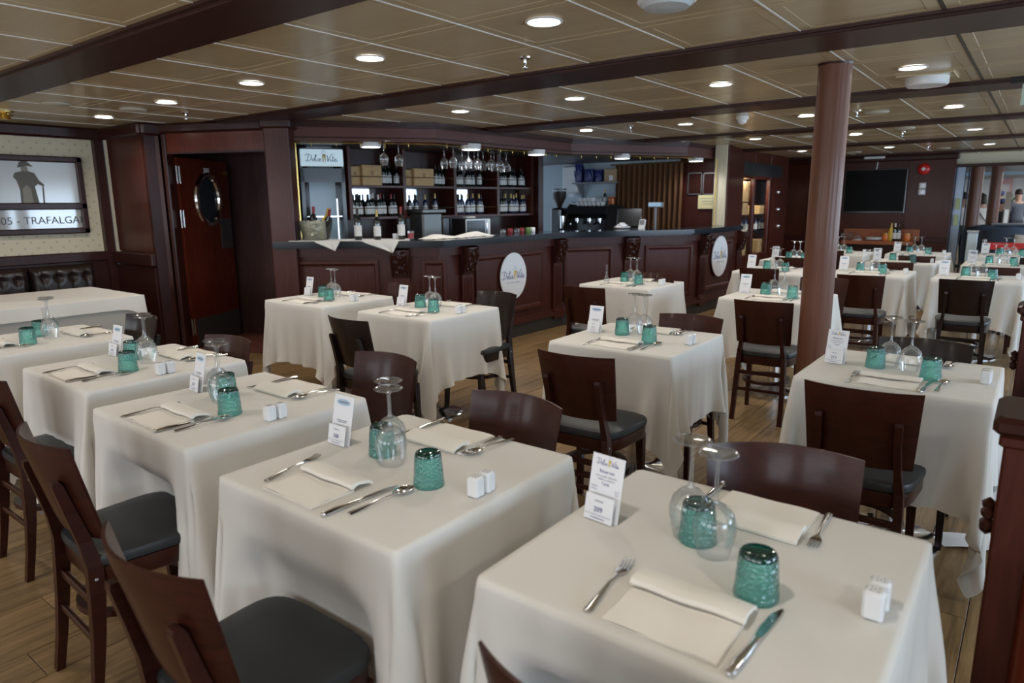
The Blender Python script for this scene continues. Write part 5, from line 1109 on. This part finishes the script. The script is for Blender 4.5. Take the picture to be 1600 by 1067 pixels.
def place(key,cx,cy,yaw,ph,num,cv,qt,chairs):
    global CARD
    far_=key in 'EFGHIKLMN'; rr=random.Random(key)
    def W(x,y,z=TZ+.0045): c,s=math.cos(yaw),math.sin(yaw); return (cx+x*c-y*s,cy+x*s+y*c,z)
    TAB.put((cx,cy,0),yaw,'square pedestal table under cloth, '+ph,'cloth-covered pedestal tables')
    o=link('tablecloth',PM.get(key,CM[cv]),None,(cx,cy,TZ),yaw+(0 if key in PM else qt*PI/2))
    if not far_ :
        m=o.modifiers.new('s','SUBSURF'); m.levels=1; m.render_levels=1
    tag(o,'ivory cloth draped over '+ph,'tablecloth','white tablecloths')
    for side,dx,dy,dyaw,kind,lab in chairs:
        yc=side*(.365+.19)+dy; x,y,_=W(dx,yc)
        if (key,side) in CPX:
            a,b=CPX[(key,side)]; pa=P(*a,Z=.852); pb=P(*b,Z=.852); g=(0 if side<0 else PI)+dyaw; x=(pa.x+pb.x)/2-.215*math.sin(g); y=(pa.y+pb.y)/2+.215*math.cos(g)
        if (key,side)==('209',-1): x,y=-.435,.945
        CH[kind].put((x,y,0),yaw+(0 if side<0 else PI)+dyaw,lab,'dining chairs around the tables')
    j=lambda a:(rr.random()-.5)*a
    # card or vase
    if key in('C','205'):
        x,y,z=W(-.28,.0) if key=='C' else W(-.16,.09); VA.put((x,y,z),0,'slim clear bud vase on '+ph,'bud vases')
    else:
        x,y,z=W(-.285+j(.02),.015+j(.03)); ry=yaw+j(.2)-.03
        if num: t=card_(num in('209','213'),num); t.location=(x,y,z); t.rotation_euler=(0,0,ry); t['label']='menu card with number ticket %s on %s'%(num,ph); t['group']='table cards'
        else:
            if CARD is None: CARD=Proto(card_())
            CARD.put((x,y,z),ry,'printed menu card standing on '+ph,'table cards')
    # tumblers and wine glasses
    x,y,z=W(.12+j(.02),-.085+j(.02)); 
    if key=='208': x,y,z=W(.16,-.05)
    TU.put((x,y,z),j(6),'upturned teal tumbler at the near side of '+ph,'teal tumblers')
    x,y,z=W(-.115+j(.02),.035+j(.02)); 
    if key=='209': x,y,z=W(-.06,.055)
    TU.put((x,y,z),j(6),'upturned teal tumbler at the far side of '+ph,'teal tumblers')
    gx={'209':(-.085,.065,-.010,.020),'208':(-.100,.055,-.035,-.005),'207':(-.13,.02,-.055,-.01),'213':(-.06,.07,.03,.01),'212':(-.075,.11,-.01,.10)}.get(key,(-.065,.08,.02,.05))
    x,y,z=W(gx[0],gx[1]); WG.put((x,y,z),0,'left upturned wine glass on '+ph,'upturned wine glasses')
    x,y,z=W(gx[2]+.0,gx[3]-.0); WG.put((x,y,z),0,'right upturned wine glass on '+ph,'upturned wine glasses')
    # near setting
    nx={'208':-.075,'209':.025}.get(key,-.01)
    x,y,z=W(nx,-.235); NP.put((x,y,z),yaw+j(.06),'folded cream napkin at the near side of '+ph,'folded napkins')
    fx=nx-.14
    if key=='209': x,y,z=W(-.125,-.225); FK.put((x,y,z),yaw+.10,'fork left of the near napkin on '+ph,'forks')
    elif key=='208': x,y,z=W(-.235,-.20); FK.put((x,y,z),yaw+.18,'fork left of the near napkin on '+ph,'forks')
    else: x,y,z=W(fx,-.235); FK.put((x,y,z),yaw+j(.12),'fork left of the near napkin on '+ph,'forks')
    kx={'209':.165,'208':.095}.get(key,.125)
    x,y,z=W(kx,-.225); KN.put((x,y,z),yaw-.06+j(.05),'knife right of the near napkin on '+ph,'knives')
    if key!='209':
        x,y,z=W(kx+.045,-.20); SPN.put((x,y,z),yaw-.04+j(.1),'spoon by the knife, near side of '+ph,'spoons')
    # far setting
    fxn={'209':.015,'208':-.05}.get(key,.0)
    x,y,z=W(fxn,.255); NP.put((x,y,z),yaw+PI+j(.06),'folded cream napkin at the far side of '+ph,'folded napkins')
    if not far_ or True:
        x,y,z=W(fxn-.145,.265); KN.put((x,y,z),yaw+PI-.05,'knife left of the far napkin on '+ph,'knives')
        x,y,z=W(fxn+.135,.262); FK.put((x,y,z),yaw+PI+.06,'fork right of the far napkin on '+ph,'forks')
        x,y,z=W(fxn+.165,.27); 
        if key!='209': SPN.put((x,y,z),yaw+PI-.1,'spoon right of the far napkin on '+ph,'spoons')
    if key!='205':
        x,y,z=W(.31,-.03); SHK.put((x,y,z),yaw,'near white cube shaker of the pair on '+ph,'salt and pepper shakers')
        x,y,z=W(.312,.012); SHK.put((x,y,z),yaw+.1,'far white cube shaker of the pair on '+ph,'salt and pepper shakers')
for key,(cx,cy),yaw,ph,num,cv,qt,chs in T: place(key,cx,cy,yaw,ph,num,cv,qt,chs)
# ---------------------------------------------------------------- carved posts at right
def post(x,y,w_,h,lab,knob):
    t=thing('carved_post',lab,'post',(x,y,0)); 
    MB().box((0,0,h-.022),(w_+.05,w_+.05,.045),.012).build('cap',M['mahog_dark'],t)
    MB().box((0,0,h-.06),(w_+.02,w_+.02,.03),.006).build('cap_moulding',M['mahog'],t)
    MB().box((0,0,(h-.07)/2),(w_,w_,h-.07),.006).build('shaft',M['mahog'],t)
    MB().lathe([(.05,.12),(.06,.16),(.058,h-.38),(.045,h-.34)],28,(-.0+.03,-w_/2-.0,0)).build('half_column',M['mahog_red'],t,True)
    MB().box((0,0,.07),(w_+.03,w_+.03,.14),.01).build('plinth',M['mahog_dark'],t)
    mb=MB(); zz=h-.27
    for k in range(7): a=k*.9; mb.lathe([(.002,-.018),(.014,-.008),(.016,.004),(.002,.016)],10,(-w_/2-.012,-w_/2+.05+.024*math.cos(a),zz+.032*math.sin(a)))
    mb.build('carved_rosette',M['mahog_dark'],t,True)
    if knob: MB().lathe([(.03,h),(.022,h+.02),(.05,h+.06),(.055,h+.09),(.035,h+.13),(.0001,h+.14)],24).build('turned_finial',M['mahog_dark'],t,True)
    return t
post(.085,2.02,.20,1.03,'dark carved wooden post with flat cap at the right edge, nearest the camera',False)
post(.05,3.98,.15,1.05,'dark wooden post with carved finial at the right edge behind the nearest post',True)
rlx=thing('low_partition','low dark wooden partition running right from the carved posts','partition',(.9,2.02,0)); MB().box((0,0,.45),(1.4,.06,.9),.005).build('panel',M['mahog_dark'],rlx); MB().box((0,0,.93),(1.4,.1,.05),.01).build('handrail',M['mahog'],rlx)
o=thing('fallen_paper','white folded paper lying on the floor beside the carved posts','paper',(*P(1505,845,Z=.01).xy,.006),.4); MB().grid(lambda u,v:((u-.5)*.2,(v-.5)*.14,.01*abs(math.sin(u*3))),8,2).build('sheet',M['paper'],o,True)
# ---------------------------------------------------------------- opening and the room beyond
YO=15.35
zL0=P(1540,258,Y=YO).z
mb=MB(); mb.box((1.2,YO+.1,(zL0+CEIL)/2+.02),(5.3,.2,CEIL-zL0+.04)); lt=mb.build('wall_lintel',M['cream']); struct(lt)
MB().box((1.2,YO-.02,zL0),(5.3,.26,.05),.006).build('dark_edge',M['mahog_dark'],lt)
# glass side screen
xs0=P(1489,300,Y=YO).x; gs=thing('glass_screen','tall glass side panel with dark frame beside the far opening','screen',(xs0+.02,YO,0))
for k,xx in enumerate((0.0,.14,.2)): MB().box((xx,.0+.02*k,zL0/2),(.02,.04,zL0)).build('mullion',M['navy'],gs)
MB().box((.07,0,zL0/2),(.14,.01,zL0)).build('pane',mat('bright_screen_glass',(.35,.45,.58),.15,coat=.4),gs)
for z in (1.45,1.15): MB().box((.08,-.04,z),(.07,.01,.2),0,.1).build('leaflet',mat('pale_green_paper%d'%int(z*10),(.45,.5,.25),.6),gs)
fp=thing('round_column',None,'pillar')
FC=Proto(fp); MB().lathe([(.108,0),(.108,2.22)],32).build('shaft',M['pillar'],fp,True); MB().lathe([(.12,0),(.12,.1)],32).build('plinth',M['mahog_dark'],fp,True)
q=P(1520,330,Y=15.75); FC.put((q.x,15.75,0),0,'left round wood column in the far opening','columns in the far room')
q=P(1551,330,Y=18.0); FC.put((q.x,18.0,0),0,'right slimmer round wood column in the far room','columns in the far room')
fw_=MB().box((0.5,30.0,1.4),(7.5,.1,3)).build('wall_far_room',M['farwhite']); struct(fw_)
fc=MB().box((.6,22.8,2.25),(7.4,14.4,.06)).build('ceiling_far_room',M['farceil']); struct(fc)
for k in range(26):
    MB().box((.6,15.9+k*.5,2.212),(7.2,.12,.02)).build('metal_slat',M['steel'],fc)
MB().box((.6,21.6,2.17),(7,.3,.08)).build('blue_beam',mat('blue_beam',(.35,.55,.7),.3),fc)
lw_=MB().box((-3.1,22.7,1.4),(.1,14.5,3)).build('wall_far_left',M['farwhite']); struct(lw_)
for k,(px,py) in enumerate(((1508,257),(1532,288),(1565,281),(1593,284))):
    q=P(px,py,Z=2.19); q.y=max(16.2,min(q.y,29)); DLP.put((P(px,py,Y=q.y).x,q.y,2.195),0,'downlight in the far room ceiling, %s from left'%ords[k],'far room downlights')
def Q(px,py,y): return P(px,py,Y=y)
for px,y,w_,h,c,nm,l in((1567,29.88,.5,1.1,(.75,.45,.45),'poster','pink and white poster on the far room wall'),(1577,21,.12,1.7,(.25,.2,.16),'display_column','narrow brown display column in the far room')):
    q=Q(px,300,y); t=thing(nm,l,'poster' if nm=='poster' else 'column',(q.x,y,1.2 if nm=='poster' else 0)); MB().box((0,0,h/2),(w_,.04,h)).build('panel',mat('c_'+nm,c,.6),t); MB().box((0,-.02,h/2),(w_*.7,.02,h*.5)).build('image_area',M['white'],t)
# counter with leaflets, chairs, barrier
q0=Q(1552,362,17.2); q1=Q(1600,350,17.2)
dk=thing('reception_counter','dark counter with rows of pale leaflets in the far room','counter',(q0.x,17.2,0),.0); zc_=Q(1575,352,17.2).z
MB().box((.6,.25,zc_/2),(1.2,.5,zc_),.01).build('body',M['navy'],dk); MB().box((.6,.25,zc_+.015),(1.3,.56,.03)).build('top',M['grey'],dk)
for k in range(4): MB().box((.1+.17*k,-.02,zc_-.16),(.12,.01,.2)).build('leaflet_holder',M['paper'],dk)
def armchair(px,y,l,rz):
    q=Q(px,370,y); t=thing('armchair',l,'armchair',(q.x,y,0),rz)
    MB().box((0,0,.42),(.62,.6,.18),.04).build('seat',M['navy'],t,True)
    mb=MB(); mb.grid(lambda u,v:(.34*math.sin((u-.5)*2.6),-.05-.3*math.cos((u-.5)*2.6),.4+.68*v*(1-.15*abs(u-.5)*2)),14,6); mb.grid(lambda u,v:(.39*math.sin((.5-u)*2.6),-.05-.35*math.cos((.5-u)*2.6),.4+.69*v*(1-.15*abs(u-.5)*2)),14,6); mb.build('curved_back',M['navy'],t,True)
    for x in(-.24,.24):
        for yy in(-.22,.22): MB().lathe([(.015,0),(.02,.34)],8,(x,yy,0)).build('leg',M['chrome'],t)
armchair(1573,14.6,'dark blue curved armchair beyond the far right tables',.2); armchair(1545,15.3,'darker blue armchair beside the right far column',-.2)
q=Q(1597,370,14.3); t=thing('pale_tub_chair','pale tub chair at the right edge beyond the tables','chair',(q.x+.25,14.3,0)); mb=MB(); mb.grid(lambda u,v:(.36*math.sin((u-.5)*3.4),-.36*math.cos((u-.5)*3.4),.1+.85*v),14,6); mb.build('curved_shell',M['farwhite'],t,True); MB().lathe([(.3,.1),(.33,.42),(.0001,.46)],24).build('seat',M['farwhite'],t,True)
ba=Q(1541,384,13.2); bb=Q(1600,385,13.2); br_=thing('belt_barrier','red belt barrier stretched behind the far right tables','barrier',(0,0,0))
MB().box(((ba.x+bb.x)/2+.3,13.2,ba.z),(bb.x-ba.x+.6,.006,.11)).build('red_belt',M['red'],br_)
for x in(ba.x-.03,bb.x+.6): MB().lathe([(.16,0),(.15,.02),(.03,.03),(.03,ba.z+.1),(.0001,ba.z+.11)],20,(x,13.2,0)).build('post',M['chrome'],br_,True)
q=Q(1519,375,13.4); o=MB().box((q.x,13.4,q.z-.3),(.14,.1,.85),.01).build('bin_stand',M['bluewall']); tag(o,'pale blue upright stand left of the belt barrier','stand'); MB().box((q.x,13.4,q.z+.14),(.16,.12,.03)).build('top_frame',M['steel'],o)
# plants
def plant(px,y,h,l):
    q=Q(px,330,y); t=thing('potted_plant',l,'plant',(q.x,y,0)); MB().lathe([(.13,0),(.18,.36),(.16,.36),(.0001,.33)],16).build('pot',M['ceramic'],t,True); r2=random.Random(px)
    MB().lathe([(.02,.3),(.015,h-.2)],8).build('stem',M['green'],t)
    for k in range(26):
        a=r2.random()*6.28; e=r2.random(); z=h-.45+.45*r2.random(); L_=.2+.1*r2.random(); mb=MB(); d=Vector((math.cos(a)*math.cos(e),math.sin(a)*math.cos(e),math.sin(e))); s_=Vector((-d.y,d.x,0)).normalized()*.04; b0=Vector((0,0,z))
        mb.add([b0,b0+d*L_*.5+s_,b0+d*L_,b0+d*L_*.5-s_],[(0,1,2,3)]); mb.build('leaf',M['green'],t)
plant(1577,24.5,1.5,'leafy potted plant in the far room beside the man in grey')
# people
def skinmesh(name,V,E,R,mt,parent,lv=2):
    me=bpy.data.meshes.new(name); me.from_pydata(V,E,[]); o=link(name,me,parent); 
    m=o.modifiers.new('k','SKIN'); m.use_smooth_shade=True; s=o.modifiers.new('s','SUBSURF'); s.levels=lv; s.render_levels=lv
    for i,r in enumerate(R): sv_=me.skin_vertices[0].data[i]; sv_.radius=r if isinstance(r,tuple) else (r,r); sv_.use_root=(i==0)
    me.materials.append(mt); return o
def person(px,y,rz,h,lab,shirt,legs,hairc,hat=None,arm='down',sleeve=.5,hairlen=0,bag=None,sit=False):
    q=Q(px,330,y); t=thing('person',lab,'person',(q.x,y,0),rz); s=h/1.75
    S=lambda x,y_,z:(x*s,y_*s,z*s)
    J={'pel':S(0,0,.95),'wa':S(0,0,1.10),'ch':S(0,.01,1.30),'nk':S(0,0,1.47),'hb':S(0,.01,1.56),'hd':S(0,.02,1.66)}
    V=[J['pel'],J['wa'],J['ch'],S(0,0,1.42),J['nk'],J['hb'],J['hd']]; R=[(.15*s,.11*s),(.13*s,.10*s),(.16*s,.11*s),(.11*s,.08*s),.052*s,.07*s,.088*s]; E=[(0,1),(1,2),(2,3),(3,4),(4,5),(5,6)]
    hands=[]
    for sd in(-1,1):
        k=len(V)
        if arm=='front': pts=[S(sd*.17,0,1.40),S(sd*.24,.02,1.15),S(sd*.14,.24,1.08),S(sd*.05,.30,1.12)]
        elif arm=='hip' and sd<0: pts=[S(sd*.17,0,1.40),S(sd*.33,-.08,1.16),S(sd*.20,.10,1.06),S(sd*.14,.15,1.05)]
        else: pts=[S(sd*.17,0,1.40),S(sd*.23,-.02,1.13),S(sd*.25,.06,.88),S(sd*.25,.09,.79)]
        V+=pts; R+=[.06*s,.044*s,.032*s,.03*s]; E+=[(3,k),(k,k+1),(k+1,k+2),(k+2,k+3)]; hands.append((pts[2],pts[3]))
        k=len(V); V+=[S(sd*.09,0,.88),S(sd*.10,.02,.48),S(sd*.10,-.02,.08),S(sd*.10,.14,.03)]; R+=[.09*s,.058*s,.04*s,.035*s]; E+=[(0,k),(k,k+1),(k+1,k+2),(k+2,k+3)]
    b=skinmesh('body',V,E,R,M['skin'],t)
    for hi,(a,b_) in enumerate(hands):
        d=(Vector(b_)-Vector(a)).normalized(); sd=d.cross(Vector((0,1,0))).normalized() if abs(d.y)<.9 else Vector((1,0,0)); V2=[];E2=[];R2_=[]
        mb=MB()
        for f in range(5):
            o_=(f-1.5)*.018*s if f<4 else 0; L_=(.07,.08,.075,.06,.055)[f]*s; b0=Vector(b_)+sd*o_+d*.01*s
            if f==4: b0=Vector(b_)+sd*(-.03*s)-d*.02*s; dd_=(d*.6-sd*.8).normalized()
            else: dd_=d
            mb.tube([b0,b0+dd_*L_*.5+Vector((0,.004,0)),b0+dd_*L_+Vector((0,.014,0))],.008*s,6)
        mb.build('fingers',M['skin'],t,True)
    # clothes follow the body
    def sub(nm,ids,grow,mt):
        mp={i:k for k,i in enumerate(ids)}; skinmesh(nm,[V[i] for i in ids],[(mp[a],mp[c]) for a,c in E if a in mp and c in mp],[tuple(x+grow*s for x in (R[i] if isinstance(R[i],tuple) else (R[i],R[i]))) for i in ids],mt,t)
    arm_ids=[7,8,15,16] if sleeve>.3 else [7,15]
    if sleeve>.8: arm_ids=[7,8,9,15,16,17]
    sub('shirt',[0,1,2,3]+arm_ids,.032,shirt); sub('trousers',[0,1,11,12,13,19,20,21],.024,legs)
    for sd in(-1,1): MB().box((sd*.10*s,.06*s,.035),(.09*s,.26*s,.07),.02).build('shoe',M['blackm'],t,True)
    # head details
    c=Vector(S(0,.03,1.665)); 
    mb=MB(); mb.lathe([(.0001,-.115*s),(.045*s,-.10*s),(.072*s,-.05*s),(.08*s,.01*s),(.075*s,.06*s),(.045*s,.10*s),(.0001,.112*s)],20,c); mb.build('head_form',M['skin'],t,True)
    mb=MB(); mb.tube([c+Vector((0,.07*s,.015*s)),c+Vector((0,.098*s,-.018*s)),c+Vector((0,.075*s,-.028*s))],.011*s,6); mb.build('nose',M['skin'],t,True)
    for sd in(-1,1):
        MB().lathe([(.0001,-.007),(.010*s,0),(.0001,.007)],8,c+Vector((sd*.03*s,.070*s,.015*s)),(0,1,0)).build('eye',M['blackm'],t)
        MB().lathe([(.0001,-.012),(.022*s,0),(.0001,.012)],10,c+Vector((sd*.079*s,.0,-.005*s)),(1,0,0)).build('ear',M['skin'],t,True)
    MB().box(c+Vector((0,.074*s,-.05*s)),(.04*s,.01*s,.008*s)).build('mouth',M['red'],t)
    mb=MB(); mb.grid(lambda u,v:tuple(c+Vector((.092*s*math.sin(v*PI*.62)*math.cos(PI+u*PI),-.012*s+.098*s*math.sin(v*PI*.62)*math.sin(PI+u*PI)*1.0,.02*s+.10*s*math.cos(v*PI*.62)-(hairlen*s*v**3)))),16,10)
    mb.grid(lambda u,v:tuple(c+Vector((.092*s*math.sin(v*PI*.36)*math.cos(u*PI),-.012*s+.095*s*math.sin(v*PI*.36)*math.sin(u*PI),.02*s+.10*s*math.cos(v*PI*.36)))),16,6); mb.build('hair',mat('hair_%d'%px,hairc,.6),t,True)
    if hat: MB().lathe([(.105*s,.03*s),(.104*s,.06*s),(.085*s,.105*s),(.04*s,.125*s),(.0001,.13*s)],22,c).build('cap',hat,t,True); mb=MB(); mb.grid(lambda u,v:tuple(c+Vector((.08*s*(u-.5)*2,.09*s+.07*s*v*(1-(u-.5)**2*3),.035*s-.01*v))),8,3); mb.build('cap_brim',hat,t,True)
    if bag:
        if bag=='strap': mb=MB(); mb.tube([S(-.15,-.135,1.42),S(.0,-.15,1.2),S(.16,-.14,1.0)],.012,6); mb.build('bag_strap',M['blackm'],t,True)
        else: MB().box(S(0,-.19,1.22),(.28*s,.14*s,.38*s),.05*s).build('backpack',M['blackm'],t,True)
    return t
wht=mat('white_blouse',(.62,.60,.56),.8); blk=mat('dark_cloth',(.02,.022,.026),.8); gry=mat('grey_tshirt',(.07,.08,.10),.8); pat=mat('patterned_skirt',(.20,.10,.06),.8)
person(1534,19.6,.3,1.62,'dark-haired woman in white blouse with bag strap between the far columns',wht,pat,(.02,.012,.008),None,'down',.9,.12,'strap')
person(1504,18.5,.6,1.66,'person in white half hidden at the left of the far opening',wht,blk,(.03,.02,.015),None,'front',.9,.03)
person(1560,24.5,.2,1.72,'person in a blue cap farther back beside the right far column',wht,blk,(.05,.04,.03),mat('blue_cap',(.03,.06,.22),.6),'down',.6)
person(1564,21.5,-.1,1.50,'shorter person in a dark blue cap with black backpack in the far room',blk,blk,(.02,.02,.02),mat('navy_cap',(.02,.04,.16),.6),'down',.9,0,'pack')
person(1589,21.5,.5,1.74,'short-haired man in a dark grey shirt at the right edge',gry,blk,(.025,.016,.012),None,'front',.5)
person(1531,25.0,-.3,1.68,'distant person seen between the two far columns',wht,blk,(.03,.02,.02),None,'down',.6)
# ---------------------------------------------------------------- walls out of view with their windows
def windowed(name,axis,pos,a0,a1,wins,z0=.95,z1=2.05):
    mb=MB(); 
    def bx(u0,u1,za,zb):
        if axis=='X': mb.box((pos,(u0+u1)/2,(za+zb)/2),(.1,u1-u0,zb-za))
        else: mb.box(((u0+u1)/2,pos,(za+zb)/2),(u1-u0,.1,zb-za))
    bx(a0,a1,0,z0); bx(a0,a1,z1,CEIL+.1); prev=a0
    for u0,u1 in wins: bx(prev,u0,z0,z1); prev=u1
    bx(prev,a1,z0,z1); struct(mb.build(name,M['mahog']))
windowed('wall_right','X',4.05,-3.5,15.4,[(y-.95,y+.95) for y in(0.2,3.6,7.0,10.4,13.8)])
windowed('wall_behind','Y',-3.5,-8.2,4.05,[(x-.95,x+.95) for x in(-6.6,-3.9,-1.2,1.5)])
k=0
for y in(0.2,3.6,7.0,10.4,13.8): k+=1; o=MB().box((4.09,y,1.5),(.01,1.9,1.1)).build('window_%d'%k,M['pane']); struct(o)
for x in(-6.6,-3.9,-1.2,1.5): k+=1; o=MB().box((x,-3.54,1.5),(1.9,.01,1.1)).build('window_%d'%k,M['pane']); struct(o)
